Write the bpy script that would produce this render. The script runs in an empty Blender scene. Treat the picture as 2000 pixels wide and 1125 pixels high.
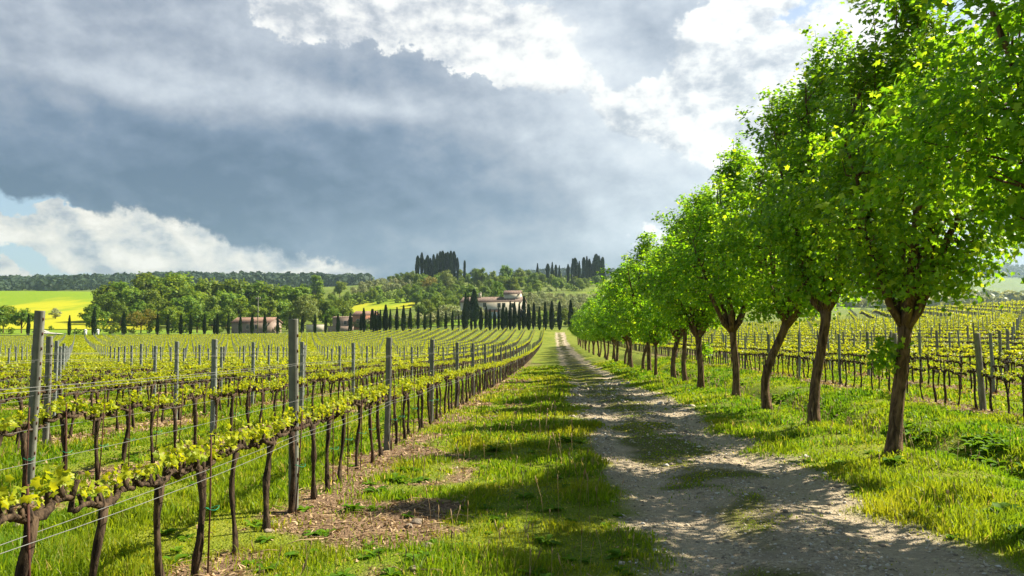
import bpy, math, random
import numpy as np
from mathutils import Vector, Matrix

S = bpy.context.scene
C = S.collection
R = math.radians
rng = np.random.default_rng(7)

# ------------------------------------------------------------------ camera, light, exposure
F, PX, PY = 1500.0, 1000.0, 562.5          # focal length and centre of the 2000 x 1125 photograph
YAW, PITCH, EYE = math.atan(80 / F), math.atan(87.5 / F), 1.69
cd = bpy.data.cameras.new("camera")
cd.lens, cd.sensor_width = 27.0, 36.0
cd.clip_start, cd.clip_end = 0.05, 9000
cam = bpy.data.objects.new("camera", cd)
C.objects.link(cam)
cam.location = (0, 0, EYE)
cam.rotation_euler = (R(90) + PITCH, 0, YAW)
S.camera = cam

EXPOSURE = 1.40
SUN_AZ, SUN_EL = R(65), R(44)
S.view_settings.view_transform = 'Standard'
S.view_settings.look = 'None'
S.view_settings.exposure = EXPOSURE
S.view_settings.gamma = 1
S.cycles.max_bounces = 7
S.cycles.diffuse_bounces = 3
S.cycles.glossy_bounces = 2
S.cycles.transmission_bounces = 4
S.cycles.transparent_max_bounces = 6
S.cycles.volume_bounces = 1
S.cycles.use_denoising = True
S.cycles.denoising_prefilter = 'ACCURATE'
S.cycles.sample_clamp_indirect = 6

sd = bpy.data.lights.new("sun", 'SUN')
sd.energy, sd.angle, sd.color = 5.0, R(0.53), (1.0, 0.93, 0.80)
sun = bpy.data.objects.new("sun", sd)
C.objects.link(sun)
sv = Vector((math.sin(SUN_AZ) * math.cos(SUN_EL), math.cos(SUN_AZ) * math.cos(SUN_EL), math.sin(SUN_EL)))
sun.rotation_euler = (-sv).to_track_quat('-Z', 'Y').to_euler()
sun.location = (60, 40, 80)


def pix_dir(px, py):
    """world direction of a pixel of the photograph"""
    v = Vector(((px - PX) / F, (PY - py) / F, -1.0))
    return (Matrix.Rotation(YAW, 3, 'Z') @ Matrix.Rotation(R(90) + PITCH, 3, 'X')) @ v


def tan_az(px):
    d = pix_dir(px, 650)
    return d.x / d.y


class NT:
    """little helper to write node trees as expressions"""
    def __init__(self, tree):
        self.t = tree
        tree.nodes.clear()

    def n(self, kind, **kw):
        nd = self.t.nodes.new(kind)
        for k, v in kw.items():
            setattr(nd, k, v)
        return nd

    def put(self, sock, v):
        if isinstance(v, bpy.types.NodeSocket):
            self.t.links.new(v, sock)
        elif v is not None:
            if sock.type == 'RGBA' and not isinstance(v, (int, float)) and len(v) == 3:
                v = (*v, 1)
            sock.default_value = v

    def m(self, op, a, b=None, c=None, clamp=False):
        nd = self.n('ShaderNodeMath', operation=op, use_clamp=clamp)
        for i, v in enumerate((a, b, c)):
            if v is not None:
                self.put(nd.inputs[i], v)
        return nd.outputs[0]

    def v(self, op, a, b=None):
        nd = self.n('ShaderNodeVectorMath', operation=op)
        self.put(nd.inputs[0], a)
        if b is not None:
            self.put(nd.inputs[3] if op == 'SCALE' else nd.inputs[1], b)
        return nd.outputs['Value'] if op in ('LENGTH', 'DOT_PRODUCT') else nd.outputs[0]

    def xyz(self, v):
        nd = self.n('ShaderNodeSeparateXYZ')
        self.put(nd.inputs[0], v)
        return nd.outputs

    def vec(self, x, y, z):
        nd = self.n('ShaderNodeCombineXYZ')
        for i, q in enumerate((x, y, z)):
            self.put(nd.inputs[i], q)
        return nd.outputs[0]

    def noise(self, vec, scale, detail=4, rough=0.5, dist=0.0, color=False):
        nd = self.n('ShaderNodeTexNoise')
        self.put(nd.inputs['Vector'], vec)
        nd.inputs['Scale'].default_value = scale
        nd.inputs['Detail'].default_value = detail
        nd.inputs['Roughness'].default_value = rough
        nd.inputs['Distortion'].default_value = dist
        return nd.outputs['Color' if color else 'Fac']

    def step(self, v, lo, hi, a=0.0, b=1.0):
        nd = self.n('ShaderNodeMapRange', interpolation_type='SMOOTHSTEP')
        self.put(nd.inputs[0], v)
        for i, q in enumerate((lo, hi, a, b)):
            self.put(nd.inputs[1 + i], q)
        return nd.outputs[0]

    def mix(self, f, a, b, blend='MIX'):
        nd = self.n('ShaderNodeMix', data_type='RGBA', blend_type=blend)
        self.put(nd.inputs[0], f)
        self.put(nd.inputs[6], a)
        self.put(nd.inputs[7], b)
        return nd.outputs[2]

    def ramp(self, f, stops):
        nd = self.n('ShaderNodeValToRGB')
        self.put(nd.inputs[0], f)
        e = nd.color_ramp.elements
        while len(e) < len(stops):
            e.new(0.5)
        for q, (p, c) in zip(e, stops):
            q.position = p
            q.color = (*c, 1)
        return nd.outputs[0]

    def bump(self, h, strength=0.5, dist=0.02):
        nd = self.n('ShaderNodeBump')
        nd.inputs['Strength'].default_value = strength
        nd.inputs['Distance'].default_value = dist
        self.put(nd.inputs['Height'], h)
        return nd.outputs[0]


# ------------------------------------------------------------------ sky: clear blue, a big rain cloud, sunlit cumulus
w = bpy.data.worlds.new("World")
S.world = w
w.use_nodes = True
t = NT(w.node_tree)
sky = t.n('ShaderNodeTexSky', sky_type='NISHITA')
sky.sun_disc = False
sky.sun_elevation, sky.sun_rotation = SUN_EL, SUN_AZ
sky.altitude, sky.air_density, sky.dust_density, sky.ozone_density = 200, 1.0, 1.2, 1.5
g = t.n('ShaderNodeTexCoord').outputs['Generated']
dx, dy, dz = t.xyz(g)
az = t.m('MULTIPLY', t.m('ARCTAN2', dx, dy), 57.2958)
el = t.m('MULTIPLY', t.m('ARCSINE', dz), 57.2958)
gs = t.v('MULTIPLY', g, (1, 1, 1.5))
n_big = t.noise(gs, 3.2, 5, 0.5)
n_mid = t.noise(gs, 9.0, 9, 0.60)
n_fine = t.noise(g, 26.0, 9, 0.62)
n_off = t.noise(t.v('ADD', gs, (0.012, 0.0, 0.02)), 9.0, 9, 0.60)
wrp = t.v('SUBTRACT', t.noise(gs, 5.0, 7, 0.58, color=True), (0.5, 0.5, 0.5))
wrp2 = t.v('SUBTRACT', t.noise(g, 17.0, 7, 0.62, color=True), (0.5, 0.5, 0.5))
wx, wy, _ = t.xyz(wrp)
vx, vy, _ = t.xyz(wrp2)
U = t.m('ADD', t.m('MULTIPLY_ADD', wx, 7.0, az), t.m('MULTIPLY', vx, 5.0))
V = t.m('ADD', t.m('MULTIPLY_ADD', wy, 5.0, el), t.m('MULTIPLY', vy, 5.0))
VW = t.m('ADD', t.m('MULTIPLY_ADD', wy, 3.0, el), t.m('MULTIPLY', vy, 4.0))
U0 = t.m('MULTIPLY_ADD', wx, 7.0, az)
V0 = t.m('MULTIPLY_ADD', wy, 5.0, el)


def azel(px, py):
    d = pix_dir(px, py).normalized()
    return math.degrees(math.atan2(d.x, d.y)), math.degrees(math.asin(d.z))


def blob(px, py, rx, ry, wt=1.0, uv=None, tilt=0.0):
    """a soft elliptical patch of sky round a direction (radii in degrees)"""
    u, v = uv or (U, V)
    a, e = azel(px, py)
    du, dv = t.m('SUBTRACT', u, a), t.m('SUBTRACT', v, e)
    if tilt:
        cs, sn = math.cos(R(tilt)), math.sin(R(tilt))
        du, dv = (t.m('ADD', t.m('MULTIPLY', du, cs), t.m('MULTIPLY', dv, sn)),
                  t.m('SUBTRACT', t.m('MULTIPLY', dv, cs), t.m('MULTIPLY', du, sn)))
    q = t.m('ADD', t.m('POWER', t.m('DIVIDE', du, rx), 2.0), t.m('POWER', t.m('DIVIDE', dv, ry), 2.0))
    return t.m('MULTIPLY', t.m('POWER', 2.718, t.m('MULTIPLY', q, -1.0)), wt)


def total(bl):
    s = bl[0]
    for b in bl[1:]:
        s = t.m('ADD', s, b)
    return s


soft = (U0, V0)
# how bright the rain cloud is
bright = total([
    blob(330, 60, 13, 6, 0.26, soft), blob(850, 20, 11, 4.5, 0.34, soft, -8), blob(590, 15, 6, 3.5, 0.30, soft), blob(1080, 70, 6, 5, 0.28, soft), blob(1330, 210, 8, 4, 0.12, soft), blob(60, 60, 10, 8, 0.16, soft), blob(400, 190, 9, 1.6, 0.32, soft, -5),
    blob(690, 205, 8, 1.4, 0.42, soft, -6), blob(1000, 320, 13, 5, 0.12, soft), blob(820, 510, 14, 3, 0.12, soft),
    blob(1260, 330, 9, 9, 0.08, soft), blob(1300, 470, 12, 4, 0.15, soft), blob(1500, 150, 14, 12, 0.34, soft), blob(1150, 40, 12, 8, 0.2, soft),
    blob(1900, 150, 18, 16, 0.5, soft),
    blob(240, 330, 13, 4, -0.16, soft, -8), blob(520, 400, 13, 4.5, -0.13, soft, -8), blob(780, 130, 11, 3.5, -0.10, soft),
    blob(1290, 100, 5.5, 4.5, -0.22, soft), blob(80, 360, 9, 3.5, -0.08, soft), blob(850, 5, 8, 1.2, -0.2, soft)])
bright = t.m('ADD', t.m('ADD', bright, 0.165), t.m('MULTIPLY', t.m('SUBTRACT', n_big, 0.5), 0.60))
bright = t.m('ADD', bright, t.m('MULTIPLY', t.m('SUBTRACT', n_mid, 0.5), 0.30))
bright = t.m('ADD', bright, t.m('MULTIPLY', t.m('SUBTRACT', n_mid, n_off), 0.7))
dark = t.ramp(bright, [(0.0, (0.095, 0.155, 0.250)), (0.22, (0.175, 0.242, 0.350)), (0.45, (0.335, 0.385, 0.47)),
                       (0.70, (0.56, 0.61, 0.68)), (1.0, (0.82, 0.85, 0.88))])
# sunlit white heads in front of it
puff = total([
    blob(570, 35, 3.4, 2.6, 0.85), blob(690, 30, 4.2, 2.0, 0.7), blob(860, 60, 5.0, 2.8, 1.0, None, -14), blob(985, 105, 4.2, 2.4, 1.05, None, -18),
    blob(1055, 140, 2.4, 2.0, 0.95), blob(900, 15, 4.0, 2.0, 0.75), blob(1100, 30, 5.0, 3.0, 0.75), blob(1140, 150, 2.2, 1.6, 0.5),
    blob(1255, 225, 3.2, 2.3, 0.9), blob(1410, 205, 4.4, 3.2, 0.85), blob(1450, 60, 5.0, 4.0, 1.0), blob(1600, 90, 6, 6, 0.95),
    blob(1500, 320, 5, 7, 0.6), blob(1800, 160, 12, 12, 0.9), blob(1320, 440, 5, 2.4, 0.55)])
puff = t.m('ADD', puff, t.m('ADD', t.m('MULTIPLY', t.m('SUBTRACT', n_mid, 0.5), 1.1), t.m('MULTIPLY', t.m('SUBTRACT', n_fine, 0.5), 0.75)))
puff_m = t.step(puff, 0.58, 0.74)
relief = t.m('ADD', 0.5, t.m('MULTIPLY', t.m('SUBTRACT', n_mid, n_off), 4.6))
relief = t.m('ADD', relief, t.m('MULTIPLY', t.m('SUBTRACT', n_fine, 0.5), 0.7))
puff_c = t.ramp(relief, [(0.0, (0.46, 0.50, 0.56)), (0.34, (0.68, 0.70, 0.73)), (0.62, (0.88, 0.88, 0.865)), (1.0, (1.0, 0.985, 0.95))])
cloud = t.mix(puff_m, dark, puff_c)
# clear wedge low on the left, with its own cumulus
a0, e0 = azel(0, 352)
a1, e1 = azel(690, 508)
slope = (e1 - e0) / (a1 - a0)
below = t.m('SUBTRACT', t.m('MULTIPLY_ADD', t.m('SUBTRACT', U, a0), slope, e0), VW)
wedge = t.step(below, -0.15, 0.4)
wedge = t.m('MULTIPLY', wedge, t.step(az, azel(760, 560)[0], azel(640, 560)[0]))
cum = total([blob(255, 465, 3.6, 2.3, 0.9), blob(330, 455, 3.2, 2.2, 1.0), blob(430, 490, 4.0, 2.3, 1.0), blob(540, 515, 4.0, 1.9, 1.0),
             blob(640, 535, 3.4, 1.6, 1.0), blob(580, 505, 3.0, 1.6, 0.8), blob(480, 470, 3.0, 1.6, 0.8), blob(350, 520, 6.0, 1.6, 0.9, None, -8), blob(30, 415, 4.5, 1.3, 0.8), blob(130, 430, 3.5, 1.0, 0.5),
             blob(15, 532, 2.6, 0.8, 1.0), blob(-160, 470, 4, 2.0, 0.7)])
cum = t.m('ADD', cum, t.m('ADD', t.m('MULTIPLY', t.m('SUBTRACT', n_mid, 0.5), 0.8), t.m('MULTIPLY', t.m('SUBTRACT', n_fine, 0.5), 0.4)))
cum_m = t.step(cum, 0.42, 0.56)
cum_c = t.ramp(relief, [(0.0, (0.40, 0.44, 0.50)), (0.38, (0.68, 0.68, 0.66)), (0.70, (0.86, 0.82, 0.74)), (1.0, (1.0, 0.95, 0.86))])
blue = t.mix(1.0, sky.outputs[0], (0.14, 0.14, 0.14), 'MULTIPLY')
low = t.mix(t.step(el, 14, -1, 0.18, 0.62), blue, (0.50, 0.66, 0.76))
low = t.mix(cum_m, low, cum_c)
gap = t.m('MULTIPLY', t.step(total([blob(1850, 25, 3.5, 1.4, 1.0), blob(1590, 8, 3.0, 0.8, 0.8)]), 0.45, 0.8), 0.8)
cloud = t.mix(gap, cloud, blue)
col = t.mix(wedge, cloud, low)
bg = t.n('ShaderNodeBackground')
t.put(bg.inputs[0], col)
bg.inputs[1].default_value = 0.42
wo = t.n('ShaderNodeOutputWorld')
t.t.links.new(bg.outputs[0], wo.inputs[0])
w.cycles.sampling_method = 'MANUAL'
w.cycles.sample_map_resolution = 512

# ------------------------------------------------------------------ mesh helpers


class MB:
    """collects shapes and links them as ONE mesh object"""
    def __init__(self):
        self.vs, self.n, self.fs = [], 0, []

    def add(self, v, f, mat=0):
        v = np.asarray(v, dtype=np.float64).reshape(-1, 3)
        if isinstance(f, np.ndarray) and f.ndim == 2:
            self.fs.append((f.astype(np.int64) + self.n, mat))
        else:
            by = {}
            for q in f:
                by.setdefault(len(q), []).append(q)
            for k, q in by.items():
                self.fs.append((np.array(q, dtype=np.int64) + self.n, mat))
        self.vs.append(v)
        self.n += len(v)
        return self

    def box(self, lo, hi, mat=0):
        x0, y0, z0 = lo
        x1, y1, z1 = hi
        v = [(x0, y0, z0), (x1, y0, z0), (x1, y1, z0), (x0, y1, z0), (x0, y0, z1), (x1, y0, z1), (x1, y1, z1), (x0, y1, z1)]
        return self.add(v, [(0, 3, 2, 1), (4, 5, 6, 7), (0, 1, 5, 4), (1, 2, 6, 5), (2, 3, 7, 6), (3, 0, 4, 7)], mat)

    def tube(self, pts, rad, sides=6, mat=0, rough=0.0, cap=True):
        p = np.asarray(pts, float)
        n = len(p)
        rad = np.broadcast_to(np.asarray(rad, float), (n,)).copy()
        tg = np.gradient(p, axis=0)
        tg /= np.linalg.norm(tg, axis=1)[:, None] + 1e-9
        ref = np.where(np.abs(tg[:, 2:3]) > 0.9, np.array([[1.0, 0, 0]]), np.array([[0, 0, 1.0]]))
        if abs(tg[:, 2]).mean() > 0.6:
            ref = np.broadcast_to(np.array([[1.0, 0.05, 0]]), p.shape)
        else:
            ref = np.broadcast_to(np.array([[0.05, 0.02, 1.0]]), p.shape)
        a = np.cross(tg, ref)
        a /= np.linalg.norm(a, axis=1)[:, None] + 1e-9
        b = np.cross(tg, a)
        ang = np.arange(sides) * 2 * np.pi / sides
        rr = rad[:, None] * (1 + rough * rng.uniform(-1, 1, (n, sides)))
        v = p[:, None, :] + rr[..., None] * (np.cos(ang)[None, :, None] * a[:, None, :] + np.sin(ang)[None, :, None] * b[:, None, :])
        i = np.arange(n - 1)[:, None] * sides
        j = np.arange(sides)[None, :]
        k = (j + 1) % sides
        f = np.stack([i + j, i + k, i + sides + k, i + sides + j], -1).reshape(-1, 4)
        base = self.n
        self.add(v.reshape(-1, 3), f, mat)
        if cap:
            self.fs.append((np.array([list(range(sides - 1, -1, -1)), [(n - 1) * sides + q for q in range(sides)]]) + base, mat))
        return self

    def scatter(self, tv, tf, pos, X, Y, Z, size, mat=0):
        """copies of a small template at many places"""
        tv = np.asarray(tv, float)
        size = np.asarray(size, float)
        if size.ndim == 1:
            size = np.repeat(size[:, None], 3, 1)
        q = tv[None] * size[:, None, :]
        v = pos[:, None, :] + q[..., 0:1] * X[:, None, :] + q[..., 1:2] * Y[:, None, :] + q[..., 2:3] * Z[:, None, :]
        base = self.n
        m = len(tv)
        off = (np.arange(len(pos)) * m + base)[:, None, None]
        by = {}
        for f in tf:
            by.setdefault(len(f), []).append(f)
        for k, f in by.items():
            self.fs.append(((np.array(f, dtype=np.int64)[None] + off).reshape(-1, k), mat))
        self.vs.append(v.reshape(-1, 3))
        self.n += v.shape[0] * m
        return self

    def mesh(self, name, mats, smooth=False):
        me = bpy.data.meshes.new(name)
        v = np.concatenate(self.vs).astype(np.float32)
        me.vertices.add(len(v))
        me.vertices.foreach_set('co', v.ravel())
        loops = np.concatenate([f.ravel() for f, _ in self.fs]).astype(np.int32)
        cnt = np.concatenate([np.full(len(f), f.shape[1], np.int32) for f, _ in self.fs])
        mi = np.concatenate([np.full(len(f), m, np.int32) for f, m in self.fs])
        me.loops.add(len(loops))
        me.loops.foreach_set('vertex_index', loops)
        me.polygons.add(len(cnt))
        st = np.zeros(len(cnt), np.int32)
        st[1:] = np.cumsum(cnt)[:-1]
        me.polygons.foreach_set('loop_start', st)
        me.polygons.foreach_set('material_index', mi)
        if smooth:
            me.polygons.foreach_set('use_smooth', np.ones(len(cnt), bool))
        for m in (mats if isinstance(mats, (list, tuple)) else [mats]):
            me.materials.append(m)
        me.update(calc_edges=True)
        return me

    def build(self, name, mats, parent=None, smooth=False):
        return link(name, self.mesh(name, mats, smooth), parent)


def link(name, data, parent=None):
    o = bpy.data.objects.new(name, data)
    C.objects.link(o)
    if parent is not None:
        o.parent = parent
    return o


def empty(name, loc=(0, 0, 0), rz=0.0):
    o = link(name, None)
    o.empty_display_size = 0.2
    o.location = loc
    o.rotation_euler = (0, 0, rz)
    return o


def tag(o, label=None, cat=None, group=None, kind=None):
    for k, v in (('label', label), ('category', cat), ('group', group), ('kind', kind)):
        if v:
            o[k] = v
    return o


ONES = ['', 'first', 'second', 'third', 'fourth', 'fifth', 'sixth', 'seventh', 'eighth', 'ninth', 'tenth', 'eleventh', 'twelfth', 'thirteenth',
        'fourteenth', 'fifteenth', 'sixteenth', 'seventeenth', 'eighteenth', 'nineteenth']
TENS = ['', '', 'twent', 'thirt', 'fort', 'fift', 'sixt', 'sevent', 'eight', 'ninet']


def nth(i):
    if i < 20:
        return ONES[i]
    if i < 100:
        return TENS[i // 10] + ('ieth' if i % 10 == 0 else 'y-' + ONES[i % 10])
    return 'hundred-and-' + nth(i - 100) if i > 100 else 'hundredth'


def unit(v):
    return v / (np.linalg.norm(v, axis=-1, keepdims=True) + 1e-9)


def frames(n, normal_bias, r=rng, spread=1.0):
    """n random frames whose Z leans towards normal_bias"""
    Z = unit(r.normal(size=(n, 3)) * spread + normal_bias)
    X = unit(np.cross(Z, r.normal(size=(n, 3))))
    return X, np.cross(Z, X), Z


# value noise for the ground masks
_H = np.random.default_rng(3).random((256, 256))


def vnoise(x, y, s):
    x, y = np.asarray(x, float) / s + 1000, np.asarray(y, float) / s + 1000
    xi, yi = np.floor(x).astype(int), np.floor(y).astype(int)
    fx, fy = x - xi, y - yi
    fx, fy = fx * fx * (3 - 2 * fx), fy * fy * (3 - 2 * fy)
    h = lambda i, j: _H[(xi + i) % 256, (yi + j) % 256]
    return (h(0, 0) * (1 - fx) + h(1, 0) * fx) * (1 - fy) + (h(0, 1) * (1 - fx) + h(1, 1) * fx) * fy


def fbm(x, y, s, o=3):
    v, a, tt = 0, 1.0, 0
    for i in range(o):
        v = v + a * vnoise(np.asarray(x) + 17.3 * i, np.asarray(y) - 9.1 * i, s / 2 ** i)
        tt += a
        a *= 0.55
    return v / tt


def sst(v, lo, hi):
    q = np.clip((np.asarray(v, float) - lo) / (hi - lo), 0, 1)
    return q * q * (3 - 2 * q)


# ------------------------------------------------------------------ terrain
YS = np.array([-40, 0, 8, 19, 27, 37, 62, 93, 130, 170, 185, 200, 222, 240, 262])
XS = np.array([-400, -170, -75, -35, -2.5, 2, 4.7, 9.3, 20, 50, 86, 100, 140, 400])
ZT = np.array([
    [0, 0, 0, -.25, -.40, -.60, -.90, -1.1, -1.1, -.9, -.7, -.4, .2, .6, .9],
    [0, 0, 0, -.25, -.40, -.60, -.90, -1.1, -1.1, -.9, -.7, -.4, .2, .6, .9],
    [0, 0, 0, -.25, -.43, -.65, -1.0, -1.25, -1.3, -1.05, -.7, -.1, .8, 1.3, 1.7],
    [0, 0, 0, -.24, -.43, -.70, -1.1, -1.35, -1.35, -1.0, -.3, .6, 2.2, 2.6, 3.0],
    [0, 0, 0, -.23, -.43, -.70, -1.1, -1.35, -1.3, -.95, -.2, .7, 2.3, 2.7, 3.1],
    [0, 0, 0, -.20, -.35, -.60, -.95, -1.15, -1.1, -.7, -.1, .7, 2.2, 2.7, 3.1],
    [0, 0, 0, -.10, -.25, -.40, -.75, -.90, -.6, 0, .4, .9, 2.2, 2.7, 3.1],
    [0, 0, 0, 0, 0, -.05, -.2, -.3, -.1, .2, .6, 1.1, 2.2, 2.7, 3.1],
    [.1, .1, .1, .1, .1, .1, .1, .2, .4, .8, 1.0, 1.4, 2.2, 2.7, 3.1],
    [2.7, 2.7, 2.7, 2.7, 2.7, 2.7, 2.7, 2.7, 2.9, 3.1, 3.2, 3.3, 3.4, 3.5, 3.6],
    [6.4, 6.4, 6.4, 6.4, 6.4, 6.4, 6.4, 6.4, 6.6, 6.8, 6.9, 7, 7, 7, 7],
    [6.3] * 15, [2.0] * 15, [0.0] * 15])
_gx, _gy = np.arange(-400, 401, 1.0), np.arange(-40, 263, 1.0)
_a = np.array([np.interp(_gy, YS, row) for row in ZT])
_T = np.array([np.interp(_gx, XS, _a[:, j]) for j in range(len(_gy))]).T


def _blur(a, axis, s):
    k = np.exp(-0.5 * (np.arange(-3 * s, 3 * s + 1) / s) ** 2)
    k /= k.sum()
    pad = [(0, 0), (0, 0)]
    pad[axis] = (3 * s, 3 * s)
    return np.apply_along_axis(lambda q: np.convolve(q, k, 'valid'), axis, np.pad(a, pad, mode='edge'))


_T = _blur(_blur(_T, 1, 5), 0, 2)

HP = [-700, 0, 190, 400, 560, 690, 760, 850, 930, 1000, 1090, 1180, 1350, 1500, 1700, 2000, 2700]          # columns (photo x)
HD = [330, 450, 600, 720, 950, 1500, 1900, 2600, 3600]
HY = {330: [644, 642, 642, 645, 645, 636, 630, 622, 614, 613, 618, 622, 632, 636, 634, 634, 634],
      450: [608, 607, 608, 622, 622, 606, 602, 598, 594, 590, 590, 590, 604, 615, 620, 620, 620],
      600: [563, 563, 565, 585, 585, 566, 560, 555, 556, 557, 558, 558, 580, 600, 606, 606, 606],
      720: [570, 570, 572, 580, 578, 556, 549, 539, 541, 541, 541, 541, 570, 592, 598, 598, 598],
      950: [578, 578, 578, 576, 572, 562, 556, 552, 553, 552, 552, 552, 575, 600, 606, 606, 606],
      1500: [556, 557, 552, 546, 552, 557, 559, 556, 556, 556, 556, 556, 570, 590, 596, 596, 596],
      1900: [560, 560, 560, 560, 560, 560, 560, 560, 560, 540, 532, 536, 550, 560, 575, 580, 580],
      2600: [580, 580, 580, 580, 580, 580, 580, 580, 580, 575, 570, 565, 540, 530, 520, 528, 530],
      3600: [600] * 17}
HT = np.array([tan_az(p) for p in HP])
_hz = {d: EYE + (650 - np.array(HY[d], float)) / F * d for d in HD}
_hs = np.linspace(-1.3, 1.3, 260)
_hd = np.concatenate([np.arange(240, 1000, 10), np.arange(1000, 3700, 50)])


def near_z(x, y):
    fx = np.clip(np.asarray(x, float) + 400, 0, 799.999)
    fy = np.clip(np.asarray(y, float) + 40, 0, 301.999)
    i, j = fx.astype(int), fy.astype(int)
    u, v = fx - i, fy - j
    return (_T[i, j] * (1 - u) + _T[i + 1, j] * u) * (1 - v) + (_T[i, j + 1] * (1 - u) + _T[i + 1, j + 1] * u) * v


_rows = []
for s in _hs:
    zz = [float(near_z(s * 240, 240))] + [float(np.interp(s, HT, _hz[d])) for d in HD]
    _rows.append(np.interp(_hd, [240] + HD, zz))
_HZ = np.array(_rows)
_HZ = _blur(_HZ, 0, 4)
_sm = _blur(_HZ, 1, 3)
_wt = sst(_hd, 245, 300)[None]
_HZ = _HZ * (1 - _wt) + _sm * _wt


def hill_z(x, y):
    s = np.clip((np.asarray(x, float) / np.asarray(y, float) + 1.3) / (_hs[1] - _hs[0]), 0, len(_hs) - 1.001)
    d = np.interp(np.asarray(y, float), _hd, np.arange(len(_hd)))
    d = np.clip(d, 0, len(_hd) - 1.001)
    i, j = s.astype(int), d.astype(int)
    u, v = s - i, d - j
    return (_HZ[i, j] * (1 - u) + _HZ[i + 1, j] * u) * (1 - v) + (_HZ[i, j + 1] * (1 - u) + _HZ[i + 1, j + 1] * u) * v


def ground(x, y):
    x, y = np.broadcast_arrays(np.asarray(x, float), np.asarray(y, float))
    z = near_z(x, np.minimum(y, 261))
    far = y > 240
    if far.any():
        z = np.where(far, hill_z(x, np.maximum(y, 240.0)), z)
    fade = 1 - sst(y, 60, 110)
    z = z - 0.58 * np.exp(-((x - 6.45 - 0.2 * np.sin(y * 0.35)) / 0.7) ** 2) * fade       # the ditch
    z = z + 0.10 * np.exp(-((x - 4.7) / 0.8) ** 2) * fade
    near = (1 - sst(y, 30, 60)) * (np.abs(x) < 40)
    z = z + near * (0.07 * (fbm(x, y, 1.6, 3) - 0.5) + 0.05 * (vnoise(x, y, 0.5) - 0.5) * (1 - road(x, y)))
    z = z - 0.05 * road(x, y) * (np.exp(-((x - 1.25) / 0.3) ** 2) + np.exp(-((x - 2.75) / 0.3) ** 2))
    return z


def road(x, y):
    e = (fbm(x, y, 1.3, 4) - 0.5) * 1.9
    return sst(1.27 - np.abs(x - 1.94) + e * 0.75, -0.22, 0.22) * (1 - sst(y, 212, 220))


def median_(x, y):
    """moss and short grass along the middle of the track"""
    return sst(np.exp(-((x - 1.75) / 0.75) ** 2) + 0.45 * sst(y, 8, 30) - 0.35 * sst(y, 45, 90) + (fbm(x + 40, y, 0.9, 3) - 0.5) * 1.9, 0.58, 0.98)


ROW0, ROWS, ROWR = -2.5, 2.76, 9.4


def row_gap(x):
    """distance to the nearest vine row"""
    l = np.abs((x - ROW0 + ROWS / 2) % ROWS - ROWS / 2)
    r = np.abs((x - ROWR + ROWS / 2) % ROWS - ROWS / 2)
    return np.where(x < ROW0 + 0.9, l, np.where(x > ROWR - 0.9, np.where(x < 52, r, 9), 9))


def dirt(x, y):
    s = sst(0.44 + (fbm(x + 9, y, 0.8, 3) - 0.5) * 1.5 - row_gap(x), -0.12, 0.22)
    v = sst(fbm(x - 31, y + 5, 0.9, 3) - 0.575 - 0.30 * sst(np.abs(x + 1.75), 0.5, 1.8) - 0.10 * sst(y, 6, 14), -0.04, 0.06)
    v = v * (x < 0.4) * (x > -3.0)
    return np.maximum(s, v) * (1 - sst(y, 60, 100))


# ------------------------------------------------------------------ materials
def new_mat(name):
    m = bpy.data.materials.new(name)
    m.use_nodes = True
    return m, NT(m.node_tree)


def out(t, sh, disp=None):
    o = t.n('ShaderNodeOutputMaterial')
    t.t.links.new(sh, o.inputs[0])


def pbsdf(t, col, rough=0.8, normal=None, spec=0.3, metal=0.0):
    p = t.n('ShaderNodeBsdfPrincipled')
    t.put(p.inputs['Base Color'], col)
    t.put(p.inputs['Roughness'], rough)
    t.put(p.inputs['Specular IOR Level'], spec)
    t.put(p.inputs['Metallic'], metal)
    if normal is not None:
        t.put(p.inputs['Normal'], normal)
    return p.outputs[0]


def leaf_mat(name, lo, hi, trans=0.5, tint=1.6, spec=0.35, rough=0.5, patch=None, patch_scale=0.5, obj_var=0.0, yellow=None):
    """leaf or blade: reflects its own green, lets yellower light through"""
    m, t = new_mat(name)
    geo = t.n('ShaderNodeNewGeometry')
    c = t.mix(geo.outputs['Random Per Island'], lo, hi)
    if yellow:
        c = t.mix(t.m('GREATER_THAN', geo.outputs['Random Per Island'], 1 - yellow[1]), c, yellow[0])
    if patch:
        c = t.mix(t.step(t.noise(geo.outputs['Position'], patch_scale, 3, 0.55), 0.40, 0.66), c, patch)
    if obj_var:
        oi = t.n('ShaderNodeObjectInfo')
        h = t.n('ShaderNodeHueSaturation')
        t.put(h.inputs['Hue'], t.m('ADD', 0.5 - obj_var / 2, t.m('MULTIPLY', oi.outputs['Random'], obj_var)))
        vv = 0.2 if obj_var < 0.015 else 0.5
        t.put(h.inputs['Value'], t.m('ADD', 1.08 - vv / 2, t.m('MULTIPLY', t.m('FRACT', t.m('MULTIPLY', oi.outputs['Random'], 7.31)), vv)))
        t.put(h.inputs['Color'], c)
        c = h.outputs[0]
    p = pbsdf(t, c, rough, None, spec)
    tr = t.n('ShaderNodeBsdfTranslucent')
    t.put(tr.inputs[0], t.mix(1.0, c, (tint * 1.12, tint, 0.55 * tint), 'MULTIPLY'))
    mx = t.n('ShaderNodeMixShader')
    mx.inputs[0].default_value = trans
    t.t.links.new(p, mx.inputs[1])
    t.t.links.new(tr.outputs[0], mx.inputs[2])
    out(t, mx.outputs[0])
    return m


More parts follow.
